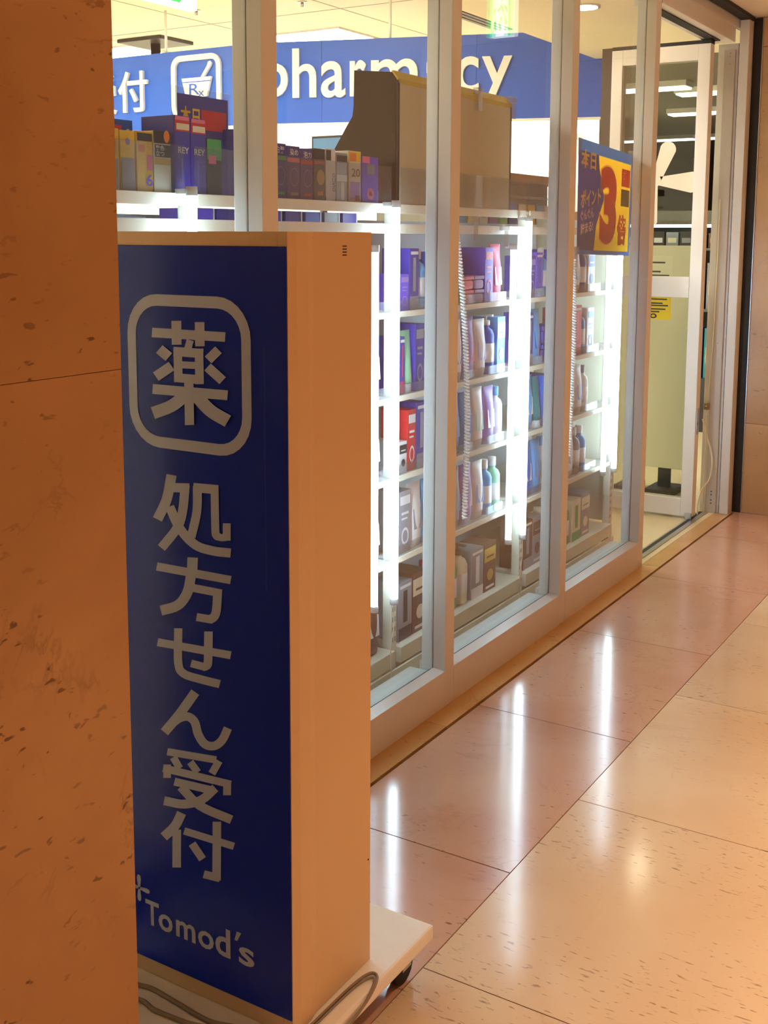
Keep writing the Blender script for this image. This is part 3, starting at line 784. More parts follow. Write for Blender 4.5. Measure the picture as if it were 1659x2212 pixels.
wb_ = carton(2.343, 0.042, TOP, 0.126, 'white', 'white backed book-like box with black vertical letters', gl, prints=(('patch', 0.0, 0.78, 0.5, 0.98, 'black'), ('text', 'O', 0.62, 0.46, 0.92, 0.54, 'black'), ('text', 'U', 0.62, 0.37, 0.92, 0.45, 'black'), ('text', 'S', 0.62, 0.28, 0.92, 0.36, 'black'), ('text', 'O', 0.62, 0.19, 0.92, 0.27, 'black')))
carton(2.389, 0.048, TOP, 0.120, 'grey', 'grey box with a white label band and pale bottle picture', gl, prints=(('band', 0.42, 0.55, 'white'), ('patch', 0.4, 0.04, 0.7, 0.4, 'cream'), ('band', 0.8, 0.95, 'black')))
carton(2.444, 0.056, TOP, 0.128, 'cream', 'cream box with a red and yellow price flash', gl, prints=(('band', 0.80, 0.99, 'yellow'), ('patch', 0.08, 0.8, 0.6, 0.96, 'orange'), ('text', '20', 0.2, 0.5, 0.9, 0.66, 'brown'), ('patch', 0.1, 0.06, 0.9, 0.4, 'lilac'), ('patch', 0.5, 0.04, 0.9, 0.14, 'rose')))
carton(2.506, 0.078, TOP, 0.118, 'violet', 'violet box with a pink top and a pale flower at the end of the shelf', gl, prints=(('patch', 0.0, 0.86, 0.45, 1.0, 'pink'), ('patch', 0.3, 0.62, 0.75, 0.84, 'grey'), ('oval', 0.5, 0.2, 0.22, 0.13, 0.0, 'pink'), ('oval', 0.5, 0.2, 0.1, 0.06, 0.0, 'cream'), ('side', 0.0, 1.0, 'blue')))
# low row seen under the top shelf
for k in range(9):
    y = 1.90+k*0.082
    if y+0.07 > 2.62: break
    carton(y, 0.068, 1.0475, 0.262, ('violet', 'navy', 'navy', 'violet', 'navy', 'blue', 'grey', 'navy', 'violet')[k], 'tall dark box under the second rack top shelf, number %s from the left' % ('one', 'two', 'three', 'four', 'five', 'six', 'seven', 'eight', 'nine')[k], 'tall boxes under the top shelf', x=-1.65, d=0.1, prints=(('patch', 0.9, 0.0, 0.98, 1.0, 'white'),))

# clear bag below the top shelf of the first rack
def pouch(y, w, z, h, th, col, label, group=None, x=-1.63, cat='pouch', top='white', prints=True, name='pouch'):
    n, m = 6, 8; vs = []; fs = []
    for s in (1, -1):
        for j in range(m+1):
            v = j/m
            for i in range(n+1):
                u = i/n
                b = max(0.0, math.sin(math.pi*u))**0.6*max(0.0, min(1, (1-v)*2.4))**0.7*(0.35+0.65*min(1, v*6+0.3))
                vs.append((x+s*(0.0008+th*0.5*b), y+w*(u-0.5)*(1-0.06*b)+w/2, z+h*v))
    K = (n+1)*(m+1)
    for s in range(2):
        for j in range(m):
            for i in range(n):
                a = s*K+j*(n+1)+i; fs.append((a, a+1, a+n+2, a+n+1))
    bd = [i for i in range(n+1)]+[j*(n+1)+n for j in range(1, m+1)]+[m*(n+1)+i for i in range(n-1, -1, -1)]+[j*(n+1) for j in range(m-1, 0, -1)]
    for a, b in zip(bd, bd[1:]+bd[:1]): fs.append((a, b, K+b, K+a))
    o = solo(name, MB().add(vs, fs, True), C(col) if isinstance(col, str) else col, lab(label), cat, group)
    if prints:
        q = Quad((x+th*0.5+0.0012, y+w*0.2, z+h*0.15), (x+th*0.5+0.0012, y+w*0.8, z+h*0.15), (x+th*0.36+0.0012, y+w*0.8, z+h*0.6), (x+th*0.36+0.0012, y+w*0.2, z+h*0.6))
        part('label_print', q.rect(0, 0.3, 1, 1, 0.0006), C(top), o)
    return o


bag_m = clear('clear_bag', (0.78, 0.84, 0.95, 1), 1.45, 0.30, srgb(180, 198, 226), 0.1)
pouch(1.57, 0.10, 1.0475, 0.235, 0.05, bag_m, x=-1.66, label='crinkled clear plastic bag under the top shelf beside the marble wall end', name='plastic_bag', cat='bag', prints=False)
pouch(1.672, 0.09, 1.0475, 0.24, 0.05, bag_m, x=-1.66, label='clear plastic bag under the top shelf next to the slotted post', name='plastic_bag', cat='bag', prints=False)


def bottle(y, r, z, h, col, cap, label, group=None, x=None, kind='cap', band='white'):
    x = x if x is not None else -1.612-r
    rt = root('bottle', (x, y, z), lab(label), 'bottle', group)
    part('body', MB().lathe([(r*0.9, 0), (r, 0.004), (r, h*0.66), (r*0.8, h*0.74), (r*0.42, h*0.78), (r*0.42, h*0.82)], (x, y, z), 14), C(col), rt)
    part('cap', MB().lathe([(r*0.5, h*0.82), (r*0.5, h*(0.98 if kind == 'cap' else 0.9))], (x, y, z), 12), C(cap), rt)
    if kind == 'pump':
        part('pump_head', MB().lathe([(r*0.15, h*0.9), (r*0.15, h)], (x, y, z), 8).box(x-0.004, x+r*0.9, y-0.005, y+0.005, z+h*0.97, z+h), C(cap), rt)
    part('label_print', MB().lathe([(r+0.0006, h*0.2), (r+0.0006, h*0.52)], (x, y, z), 14), C(band), rt)
    return rt


def tub(y, w, z, h, col, label, group=None, x=-1.612):
    rt = root('tub', (x-w/2, y+w/2, z), lab(label), 'tub', group)
    part('body', MB().box(x-w, x, y, y+w, z, z+h*0.72, w*0.16), C(col), rt)
    part('lid', MB().box(x-w-0.001, x+0.001, y-0.001, y+w+0.001, z+h*0.725, z+h, 0.004), C(col), rt)
    return rt


def tube_pack(y, w, z, h, col, label, group=None, x=-1.63):
    """squeeze tube standing on its cap"""
    rt = root('squeeze_tube', (x, y, z), lab(label), 'tube', group)
    part('cap', MB().lathe([(w*0.36, 0), (w*0.36, h*0.14)], (x, y, z), 12), C('white'), rt)
    n = 12; vs = []; fs = []
    rows = [(h*0.145, 0.40, 1.0), (h*0.3, 0.47, 0.85), (h*0.7, 0.5, 0.5), (h*0.97, 0.52, 0.06), (h, 0.52, 0.03)]
    for zz, wy, fx in rows:
        for k in range(n):
            a = 2*math.pi*k/n; vs.append((x+math.cos(a)*w*0.4*fx, y+math.sin(a)*w*wy, z+zz))
    for i in range(len(rows)-1):
        for k in range(n): fs.append((i*n+k, i*n+(k+1) % n, (i+1)*n+(k+1) % n, (i+1)*n+k))
    fs.append(tuple(range(n))[::-1]); fs.append(tuple((len(rows)-1)*n+k for k in range(n)))
    part('body', MB().add(vs, fs, True), C(col), rt)
    return rt


SHN = {1: 'second', 2: 'third', 3: 'fourth', 4: 'fifth', 5: 'bottom'}
ORD = ['first', 'second', 'third', 'fourth', 'fifth', 'sixth', 'seventh', 'eighth', 'ninth', 'tenth', 'eleventh', 'twelfth']
ZL = {1: 1.0475, 2: 0.8155, 3: 0.5905, 4: 0.3575, 5: 0.1005}


def fill(rack, shelf, y0, items):
    """items: kind, width, height, colour[, second colour]"""
    y = y0; z = ZL[shelf]; rn = {2: 'third rack', 3: 'rack by the door'}[rack]
    g = 'goods on the %s shelf of the %s' % (SHN[shelf], rn)
    for n, it in enumerate(items):
        k, w, h, c = it[:4]; c2 = it[4] if len(it) > 4 else 'white'
        lb = '%s %s, %s item on the %s shelf of the %s' % ({'sky': 'sky blue', 'rose': 'crimson'}.get(c, c), {'box': 'carton', 'pouch': 'refill pouch', 'bottle': 'bottle', 'pump': 'pump bottle', 'tub': 'lower tub', 'tube': 'squeeze tube'}[k], ORD[n], SHN[shelf], rn)
        if k == 'box':
            sty = (n+shelf) % 3
            pr = (
                 (('band', 0.62, 0.9, c2), ('patch', 0.2, 0.7, 0.8, 0.74, c), ('oval', 0.5, 0.33, 0.26, 0.12, 0.0, c2), ('patch', 0.15, 0.06, 0.85, 0.11, 'white')),
                 (('patch', 0.08, 0.78, 0.92, 0.92, c2), ('patch', 0.2, 0.62, 0.8, 0.66, c2), ('patch', 0.2, 0.54, 0.7, 0.57, c2), ('oval', 0.5, 0.27, 0.3, 0.14, 0.7, c2)),
                 (('band', 0.0, 0.22, c2), ('patch', 0.35, 0.3, 0.65, 0.85, c2), ('patch', 0.1, 0.9, 0.9, 0.95, 'white')))[sty]
            carton(y, w-0.004, z, h, c, lb, g, prints=pr)
        elif k == 'pouch': pouch(y, w-0.003, z, h, 0.036, c, lb, g, top=c2)
        elif k == 'bottle': bottle(y+w/2, w/2-0.002, z, h, c, c2, lb, g)
        elif k == 'pump': bottle(y+w/2, w/2-0.002, z, h, c, c2, lb, g, kind='pump')
        elif k == 'tube': tube_pack(y+w/2, w-0.004, z, h, c, lb, g)
        elif k == 'tub':
            tub(y, w-0.005, z, h/2-0.001, c, lb, g)
            tub(y, w-0.005, z+h/2, h/2-0.001, c, lb.replace('lower tub', 'upper tub'), g)
        y += w


fill(2, 1, 2.70, [('box', 0.05, 0.10, 'violet', 'lilac'), ('box', 0.055, 0.17, 'navy', 'grey'), ('bottle', 0.05, 0.17, 'sky', 'white'), ('box', 0.06, 0.16, 'blue', 'sky'), ('bottle', 0.045, 0.18, 'red', 'rose'), ('bottle', 0.045, 0.18, 'blue', 'white'), ('tub', 0.07, 0.085, 'green'), ('tub', 0.07, 0.085, 'pink'), ('tub', 0.07, 0.085, 'lilac'), ('box', 0.06, 0.17, 'violet', 'pink'), ('pouch', 0.08, 0.18, 'pink', 'white')])
# tall packs behind the tubs
for k, (yy, c, c2) in enumerate(((3.075, 'rose', 'pink'), (3.14, 'white', 'blue'), (3.205, 'pink', 'white'), (3.27, 'lilac', 'violet'))):
    carton(yy, 0.058, 1.0475, 0.135+0.01*(k % 2), c, '%s picture carton standing behind the stacked tubs of the third rack' % c, 'cartons behind the tubs', x=-1.70, prints=(('patch', 0.1, 0.5, 0.9, 0.9, c2), ('oval', 0.5, 0.7, 0.2, 0.12, 0.0, 'grey')))
fill(2, 2, 2.70, [('box', 0.03, 0.16, 'navy', 'rose'), ('tube', 0.055, 0.175, 'mint'), ('box', 0.055, 0.19, 'navy', 'grey'), ('bottle', 0.05, 0.17, 'sky', 'navy'), ('pouch', 0.075, 0.19, 'sky', 'white'), ('bottle', 0.05, 0.18, 'navy', 'white'), ('pouch', 0.075, 0.185, 'white', 'sky'), ('pouch', 0.08, 0.19, 'lilac', 'pink'), ('pouch', 0.08, 0.18, 'white', 'lilac'), ('pump', 0.06, 0.19, 'blue', 'white'), ('box', 0.06, 0.18, 'sky', 'white')])
fill(2, 3, 2.70, [('box', 0.045, 0.09, 'white', 'black'), ('box', 0.05, 0.175, 'red', 'white'), ('box', 0.06, 0.19, 'navy', 'grey'), ('pouch', 0.075, 0.19, 'sky', 'white'), ('box', 0.07, 0.12, 'yellow', 'cream'), ('pouch', 0.08, 0.19, 'blue', 'sky'), ('pouch', 0.08, 0.185, 'sky', 'blue'), ('pouch', 0.08, 0.19, 'white', 'mint'), ('pouch', 0.08, 0.185, 'lilac', 'white'), ('bottle', 0.055, 0.18, 'white', 'sky')])
fill(2, 4, 2.70, [('box', 0.07, 0.18, 'grey', 'white'), ('pouch', 0.08, 0.19, 'white', 'grey'), ('pouch', 0.08, 0.19, 'sky', 'grey'), ('pouch', 0.08, 0.185, 'blue', 'white'), ('pouch', 0.08, 0.19, 'grey', 'sky'), ('pouch', 0.08, 0.19, 'lilac', 'white'), ('pouch', 0.08, 0.185, 'white', 'blue'), ('bottle', 0.06, 0.18, 'sky', 'white'), ('bottle', 0.06, 0.18, 'mint', 'white')])
fill(2, 5, 2.70, [('box', 0.08, 0.17, 'grey', 'black'), ('box', 0.09, 0.18, 'brown', 'cream'), ('bottle', 0.07, 0.19, 'green', 'rose'), ('bottle', 0.07, 0.19, 'orange', 'white'), ('bottle', 0.07, 0.19, 'green', 'yellow'), ('pump', 0.07, 0.19, 'cream', 'brown'), ('box', 0.09, 0.16, 'grey', 'white'), ('box', 0.09, 0.16, 'brown', 'gold')])
fill(3, 1, 3.54, [('box', 0.06, 0.14, 'navy', 'lilac'), ('box', 0.06, 0.15, 'violet', 'blue'), ('bottle', 0.05, 0.17, 'sky', 'white'), ('box', 0.07, 0.16, 'blue', 'white'), ('pouch', 0.08, 0.17, 'white', 'grey'), ('pouch', 0.08, 0.175, 'sky', 'white'), ('pouch', 0.08, 0.17, 'white', 'sky'), ('bottle', 0.055, 0.18, 'navy', 'white'), ('box', 0.07, 0.15, 'white', 'blue')])
fill(3, 2, 3.54, [('box', 0.05, 0.18, 'navy', 'grey'), ('pouch', 0.08, 0.19, 'sky', 'blue'), ('tub', 0.065, 0.13, 'navy'), ('tub', 0.065, 0.13, 'blue'), ('tub', 0.065, 0.13, 'grey'), ('box', 0.08, 0.18, 'pink', 'white'), ('box', 0.08, 0.185, 'rose', 'pink'), ('bottle', 0.055, 0.18, 'sky', 'white'), ('box', 0.07, 0.17, 'white', 'sky')])
fill(3, 3, 3.54, [('pouch', 0.08, 0.19, 'sky', 'white'), ('tube', 0.06, 0.18, 'teal'), ('box', 0.07, 0.18, 'blue', 'white'), ('pouch', 0.08, 0.19, 'white', 'grey'), ('pouch', 0.08, 0.185, 'lilac', 'sky'), ('pouch', 0.08, 0.19, 'sky', 'white'), ('pouch', 0.08, 0.185, 'white', 'blue'), ('bottle', 0.055, 0.18, 'white', 'grey')])
fill(3, 4, 3.54, [('pouch', 0.08, 0.19, 'blue', 'white'), ('pouch', 0.08, 0.19, 'sky', 'grey'), ('bottle', 0.06, 0.19, 'white', 'sky'), ('pouch', 0.08, 0.19, 'grey', 'white'), ('pouch', 0.08, 0.185, 'sky', 'blue'), ('pouch', 0.08, 0.19, 'white', 'grey'), ('bottle', 0.06, 0.18, 'grey', 'white'), ('bottle', 0.06, 0.18, 'sky', 'white')])
fill(3, 5, 3.54, [('box', 0.08, 0.17, 'brown', 'grey'), ('box', 0.08, 0.17, 'grey', 'brown'), ('bottle', 0.07, 0.19, 'green', 'cream'), ('bottle', 0.07, 0.19, 'brown', 'gold'), ('pump', 0.07, 0.19, 'grey', 'black'), ('bottle', 0.07, 0.18, 'green', 'gold'), ('box', 0.09, 0.16, 'cream', 'green'), ('box', 0.09, 0.17, 'grey', 'cream')])
# goods of the second rack that show beside its tube
for shelf in (2, 3, 4, 5):
    z = ZL[shelf]
    for k in range(2):
        c = (('sky', 'navy'), ('white', 'blue'), ('sky', 'white'), ('grey', 'brown'))[shelf-2][k]
        pouch(2.44+k*0.09, 0.085, z, 0.19, 0.036, c, '%s refill pouch on the %s shelf of the second rack near the LED tube' % (c, SHN[shelf]), 'pouches of the second rack')

# promotional card on the top shelf, left window
cq = Quad((-1.652, 1.855, 1.445), (-1.652, 2.02, 1.445), (-1.652, 2.02, 1.545), (-1.652, 1.855, 1.545))
pc = solo('promo_card', cq.poly([(0, 0), (1, 0), (1, 1), (0, 1)], 0, 0.001), C('navy'), lab('small navy sale card with yellow letters above the violet boxes'), 'card')
part('lettering', text(cq, '本日', 0.05, 0.35, 0.42, 0.75, 0.0018, 0.02), C('yellow'), pc)
part('printed_patch', cq.rect(0.45, 0.3, 0.95, 0.72, 0.0018), C('red'), pc)
part('printed_patch', cq.rect(0.05, -0.0, 0.95, 0.1, 0.0018), C('blue'), pc)
part('card_stem', MB().box(-1.662, -1.6535, 1.90, 1.906, TOP, 1.50), acrylic_clip, pc)
part('card_holder', MB().box(-1.656, -1.6535, 1.84, 2.03, 1.44, 1.56), acrylic, pc)

# tan display stand on the top shelf
prof = [(-1.604, 1.336), (-1.604, 1.66), (-1.622, 1.682), (-1.738, 1.694), (-1.740, 1.60), (-1.744, 1.572), (-1.762, 1.548), (-1.803, 1.487), (-1.822, 1.452), (-1.838, 1.40), (-1.846, 1.336)]
tan_m = mat('tan_card', srgb(206, 192, 158), 0.7); ylw_m = mat('yellow_tape', srgb(206, 176, 62), 0.5)
brn_m = mat('brown_gloss', srgb(38, 25, 17), 0.22, 0, 0.35)
BY0, BY1 = 2.662, 3.362
ds = root('display_stand', (-1.70, (BY0+BY1)/2, 1.336), 'large tan cardboard display stand with glossy brown ends on the top shelf', 'display stand')
part('body', MB().prism([(x, 0, z) for x, z in prof], (0, BY0+0.004, 0), (0, BY1-BY0-0.008, 0)), brn_m, ds)
part('end_panel', MB().prism([(x, 0, z) for x, z in prof], (0, BY0, 0), (0, 0.0035, 0)), brn_m, ds)
part('end_panel', MB().prism([(x, 0, z) for x, z in prof], (0, BY1-0.0035, 0), (0, 0.0035, 0)), brn_m, ds)
part('edge_strip', MB().box(-1.6065, -1.600, BY0, BY0+0.010, 1.336, 1.66), mat('black_edge', srgb(30, 26, 24), 0.4), ds)
part('edge_strip', MB().box(-1.6065, -1.600, BY1-0.012, BY1, 1.336, 1.655), mat('black_edge', srgb(30, 26, 24), 0.4), ds)
part('tan_board', MB().box(-1.6035, -1.600, BY0+0.0105, BY1-0.0125, 1.336, 1.652), tan_m, ds, 'plain tan board facing the window')
part('yellow_band', MB().prism([(-1.600, 0, 1.6525), (-1.600, 0, 1.664), (-1.618, 0, 1.6865), (-1.622, 0, 1.684), (-1.6035, 0, 1.660), (-1.6035, 0, 1.6525)], (0, BY0+0.002, 0), (0, BY1-BY0-0.004, 0)), ylw_m, ds)


def clip(y, z, x, label):
    r = root('clear_clip', (x, y, z), lab(label), 'clip', 'clear plastic clips')
    part('jaw', MB().box(x-0.012, x+0.0055, y-0.02, y+0.02, z, z+0.018, 0.002), acrylic_clip, r)
    part('tongue', MB().box(x+0.001, x+0.0045, y-0.012, y+0.012, z-0.05, z-0.0005, 0.001), acrylic_clip, r)


clip(3.12, 1.670, -1.592, 'clear clip on the top edge of the tan display stand, left one')
clip(3.352, 1.668, -1.592, 'clear clip on the top right corner of the tan display stand')
clip(3.09, 1.29, -1.585, 'clear clip hanging on the rack beam below the tan display stand')
clip(3.30, 1.27, -1.585, 'clear clip on the rack beam beside the middle LED tubes')

# yellow points poster hanging in the last window
pq3 = Quad((-1.50, 3.680, 1.193), (-1.50, 4.197, 1.181), (-1.50, 4.211, 1.554), (-1.50, 3.672, 1.582))
navy_m = mat('poster_navy', srgb(20, 26, 96), 0.45, through=0.6); py_m = mat('poster_yellow', srgb(252, 200, 30), 0.45, through=0.6); pr_m = mat('poster_red', srgb(196, 16, 22), 0.45, through=0.6)
pk_m = mat('poster_peach', srgb(250, 190, 150), 0.45, through=0.6); gk_m = mat('poster_grey', srgb(66, 66, 60), 0.5, through=0.6)
teal_m = mat('poster_teal', srgb(30, 96, 164), 0.45, through=0.6)
ps = solo('points_poster', pq3.poly([(0.30, 0.04), (0.965, 0.04), (0.965, 0.90), (0.35, 0.90), (0.37, 0.78), (0.47, 0.52), (0.335, 0.27)], 0.0), py_m, lab('navy and yellow points poster with a big red 3 in the last window'), 'poster')
part('navy_field', pq3.poly([(0, 0.04), (0.30, 0.04), (0.335, 0.27), (0.47, 0.52), (0.37, 0.78), (0.35, 0.90), (0, 0.90)], 0.0), navy_m, ps)
part('teal_border', pq3.rect(0.0, 0.90, 1.0, 1.0, 0.0), teal_m, ps)
part('teal_border', pq3.rect(0.0, 0.0, 1.0, 0.04, 0.0), teal_m, ps)
part('teal_border', pq3.rect(0.965, 0.04, 1.0, 0.90, 0.0), teal_m, ps)
part('lettering', text(pq3, '3', 0.375, 0.085, 0.705, 0.835, 0.0015, 0.075, res=6), pk_m, ps)
part('lettering', text(pq3, '3', 0.39, 0.10, 0.695, 0.82, 0.0019, 0.06, res=6), pr_m, ps)
part('lettering', text(pq3, '倍', 0.72, 0.10, 0.90, 0.40, 0.0015, 0.05), pr_m, ps)
part('red_square', pq3.rect(0.78, 0.67, 0.945, 0.84, 0.0015), pr_m, ps)
part('lettering', text(pq3, 'ポ', 0.79, 0.74, 0.87, 0.83, 0.0019, 0.0), pk_m, ps)
part('grey_square', pq3.rect(0.78, 0.48, 0.945, 0.645, 0.0015), gk_m, ps)
pyl_m = mat('poster_letter_yellow', srgb(255, 206, 40), 0.45); pkl_m = mat('poster_letter_peach', srgb(255, 214, 190), 0.45)
part('lettering', text(pq3, '本日', 0.045, 0.755, 0.30, 0.915, 0.0015, 0.03), pyl_m, ps)
part('lettering', text(pq3, 'ポイント', 0.05, 0.40, 0.40, 0.555, 0.0015, 0.03, skew=0.07), pyl_m, ps)
part('lettering', text(pq3, 'ぐんぐん', 0.05, 0.285, 0.28, 0.38, 0.0015, 0.015, skew=0.05), pkl_m, ps)
part('lettering', text(pq3, '貯まる!', 0.055, 0.165, 0.27, 0.265, 0.0015, 0.02, skew=0.05), pkl_m, ps)
for y, z, l in ((3.685, 1.575, 'upper left'), (4.21, 1.552, 'upper right'), (3.678, 1.20, 'lower left')):
    clip(y, z, -1.503, 'clear clip holding the %s corner of the points poster' % l)
# ------------------------------------------------------------------ hanging pharmacy sign
SZB, SZT = 1.895, 2.350
PA0, PA1, PB1 = Vector((-6.6, 5.40, 0)), Vector((-4.195, 5.40, 0)), Vector((-2.31, 5.997, 0))
ph = root('pharmacy_hanging_sign', (-4.3, 5.5, SZB), 'wide blue hanging sign reading pharmacy in white raised letters', 'sign')


def plane_quad(a, b): return Quad((a.x, a.y, 0), (b.x, b.y, 0), (b.x, b.y, 1), (a.x, a.y, 1))


def slab(a, b, z0, z1, th):
    t = (b-a).normalized(); n = Vector((t.y, -t.x, 0))
    return MB().prism([(a.x, a.y, z0), (b.x, b.y, z0), (b.x, b.y, z1), (a.x, a.y, z1)], (0, 0, 0), -n*th)


tB = (PB1-PA1).normalized()
bpts = [PA1, PA1+tB*0.39, PA1+tB*1.28, PB1]
pnA = part('sign_panel', slab(PA0, PA1, SZB, SZT, 0.03), pharm_blue, ph)
pnB = []
for a, b in zip(bpts, bpts[1:]):
    pnB.append(part('sign_panel', slab(a+tB*0.001, b-tB*0.001, SZB, SZT, 0.03), pharm_blue, ph))
part('lower_trim', slab(PA0, PA1, SZB-0.012, SZB-0.001, 0.034), pharm_white, ph)
part('lower_trim', slab(PA1, PB1, SZB-0.012, SZB-0.001, 0.034), pharm_white, ph)
qa = Quad((-5.6, 5.40, 0), (-4.6, 5.40, 0), (-4.6, 5.40, 1), (-5.6, 5.40, 1))
e = PA1+tB*0.1
qb = Quad((e.x, e.y, 0), (e+tB).to_tuple()[:2]+(0,), (e+tB).to_tuple()[:2]+(1,), (e.x, e.y, 1))


def raised(q, ch, u0, u1, z0, z1, bold=0.0, th=0.018, par=None):
    part('letter', text(q, ch, u0, z0, u1, z1, 0.001, bold, th, res=5), pharm_white, par or pnA)


raised(qa, '受', 0.05, 0.300, 2.005, 2.257, 0.012)
raised(qa, '付', 0.322, 0.565, 2.009, 2.257, 0.012)
for ch, u0, u1, z0, z1 in (('p', -0.06, 0.092, 1.955, 2.232), ('h', 0.12, 0.262, 2.035, 2.308), ('a', 0.291, 0.434, 2.031, 2.232), ('r', 0.461, 0.555, 2.035, 2.232),
                           ('m', 0.585, 0.852, 2.035, 2.232), ('a', 0.900, 1.045, 2.031, 2.232), ('c', 1.07, 1.197, 2.031, 2.232), ('y', 1.213, 1.379, 1.955, 2.229)):
    raised(qb, ch, u0, u1, z0, z1, 0.012, par=pnB[1])


def frame_ring(q, x0, x1, z0, z1, r, w, th):
    n = 6
    def ring(a0, a1, b0, b1, rr):
        p = []
        for cx, cz, s in ((a1-rr, b1-rr, 0), (a0+rr, b1-rr, 90), (a0+rr, b0+rr, 180), (a1-rr, b0+rr, 270)):
            for k in range(n+1):
                t = math.radians(s+90*k/n); p.append((cx+rr*math.cos(t), cz+rr*math.sin(t)))
        return p
    A = ring(x0, x1, z0, z1, r); B = ring(x0+w, x1-w, z0+w, z1-w, r-w); m = len(A)
    vs = [q.pt(x, z, d) for d in (0.001, th) for x, z in A+B]
    fs = []
    for k in range(m):
        j = (k+1) % m
        fs += [(2*m+k, 2*m+j, 3*m+j, 3*m+k), (k, j, 2*m+j, 2*m+k), (m+j, m+k, 3*m+k, 3*m+j)]
    return MB().add(vs, fs)


part('emblem_frame', frame_ring(qa, 0.763, 1.146, 1.95, 2.318, 0.07, 0.032, 0.018), pharm_white, pnA)
part('mortar', qa.poly([(0.875, 2.072), (1.04, 2.072), (1.068, 2.165), (1.075, 2.185), (0.845, 2.185), (0.85, 2.165)], 0.001, 0.015), pharm_white, pnA)
part('mortar_line', qa.rect(0.848, 2.158, 1.072, 2.163, 0.0175), pharm_blue, pnA)
part('lettering', text(qa, 'R', 0.905, 2.085, 0.985, 2.15, 0.0175, 0.0), pharm_blue, pnA)
part('lettering', text(qa, 'x', 0.975, 2.075, 1.02, 2.105, 0.0175, 0.0), pharm_blue, pnA)
for z0, z1 in ((2.05, 2.062), (2.022, 2.035), (1.992, 2.006)):
    part('mortar_foot', qa.poly([(0.88, z0), (1.03, z0), (1.03, z1), (0.88, z1)], 0.001, 0.015), pharm_white, pnA)
part('pestle', qa.poly([(0.995, 2.187), (1.02, 2.187), (1.068, 2.245), (1.078, 2.262), (1.068, 2.275), (1.052, 2.27), (1.045, 2.25)], 0.001, 0.015), pharm_white, pnA)
for px in (-5.55, -4.9, -4.16, -3.45, -2.9):
    y = 5.415 if px < PA1.x else PA1.y+(px-PA1.x)*tB.y/tB.x+0.016
    part('hanging_rod', MB().lathe([(0.008, 0), (0.008, 2.599-SZT)], (px, y, SZT), 8), pharm_white, ph)

# ------------------------------------------------------------------ shop ceiling fittings
def panel_light(x, y, w, d, z, label, g='shop ceiling light panels'):
    r = root('ceiling_panel_light', (x, y, z), lab(label), 'ceiling light', g)
    part('frame', MB().box(x-w/2-0.02, x+w/2+0.02, y-d/2-0.02, y+d/2+0.02, z-0.012, z-0.0005), pharm_white, r)
    part('diffuser', MB().box(x-w/2, x+w/2, y-d/2, y+d/2, z-0.016, z-0.0122), panel_glow, r)


panel_light(-4.62, 6.72, 0.62, 0.62, 2.60, 'glowing square ceiling panel above the letters h and a of the pharmacy sign')
panel_light(-6.30, 6.55, 0.62, 0.62, 2.60, 'glowing ceiling panel at the far left behind the pharmacy sign')
for k, (x, y) in enumerate(((-3.3, 4.0), (-5.2, 4.0), (-7.2, 4.0), (-3.3, 2.0), (-5.2, 2.0), (-3.4, 7.9), (-7.6, 6.7), (-5.4, 8.2), (-7.2, 8.2), (-4.3, 8.4))):  # unseen; the panels close to the back wall are added to whiten it
    panel_light(x, y, 0.62, 0.62, 2.60, 'glowing shop ceiling panel out of view, %s of the ceiling grid' % ORD[k])


def downlight(x, y, z, label, g='shop downlights'):
    r = root('downlight', (x, y, z), lab(label), 'downlight', g)
    part('trim_ring', MB().lathe([(0.062, -0.006), (0.062, -0.0005), (0.05, -0.0005), (0.05, -0.006)], (x, y, z), 20), pharm_white, r)
    part('lens', MB().lathe([(0.0495, -0.0085), (0.0495, -0.0062)], (x, y, z), 20), mat('downlight_glow', (1, 1, 1, 1), 0.5, emit=(1.0, 0.86, 0.66, 1), estr=90.0), r)


downlight(-1.874, 4.625, 2.20, 'round downlight in the low shop ceiling above the poster')
downlight(-1.90, 5.75, 2.20, 'round downlight in the low shop ceiling behind the door leaf')

mp_ = root('ceiling_pole_mount', (-5.70, 6.20, 2.60), 'dark ceiling plate with a black pole behind the pharmacy sign', 'ceiling mount')
part('plate', MB().box(-5.90, -5.50, 6.02, 6.36, 2.575, 2.599, 0.004), black, mp_)
part('pole', MB().lathe([(0.035, 0), (0.035, 0.64)], (-5.70, 6.19, 1.935), 12), black, mp_)
part('screen_box', MB().box(-6.0, -5.4, 6.15, 6.23, 1.60, 1.934, 0.005), black, mp_)
for k, (x, y) in enumerate(((-4.03, 5.62), (-4.73, 5.50))):
    r = root('sprinkler', (x, y, 2.60), lab('small %s sprinkler head on the shop ceiling' % ('right', 'left')[k]), 'sprinkler', 'ceiling sprinklers')
    part('collar', MB().lathe([(0.028, -0.004), (0.028, -0.0005)], (x, y, 2.60), 12), grey_al, r)
    part('nozzle', MB().lathe([(0.009, -0.03), (0.009, -0.0045)], (x, y, 2.60), 8), grey_al, r)
v = root('ceiling_vent', (-3.35, 6.55, 2.60), 'grey linear air vent in the shop ceiling above the letter c', 'vent')
part('frame', MB().box(-3.46, -3.24, 6.1, 7.0, 2.590, 2.5995), mat('vent_grey', srgb(150, 146, 134), 0.6), v)
for k in range(5): part('louvre', MB().box(-3.44+k*0.042, -3.415+k*0.042, 6.12, 6.98, 2.583, 2.5898), mat('vent_dark', srgb(108, 104, 94), 0.6), v)


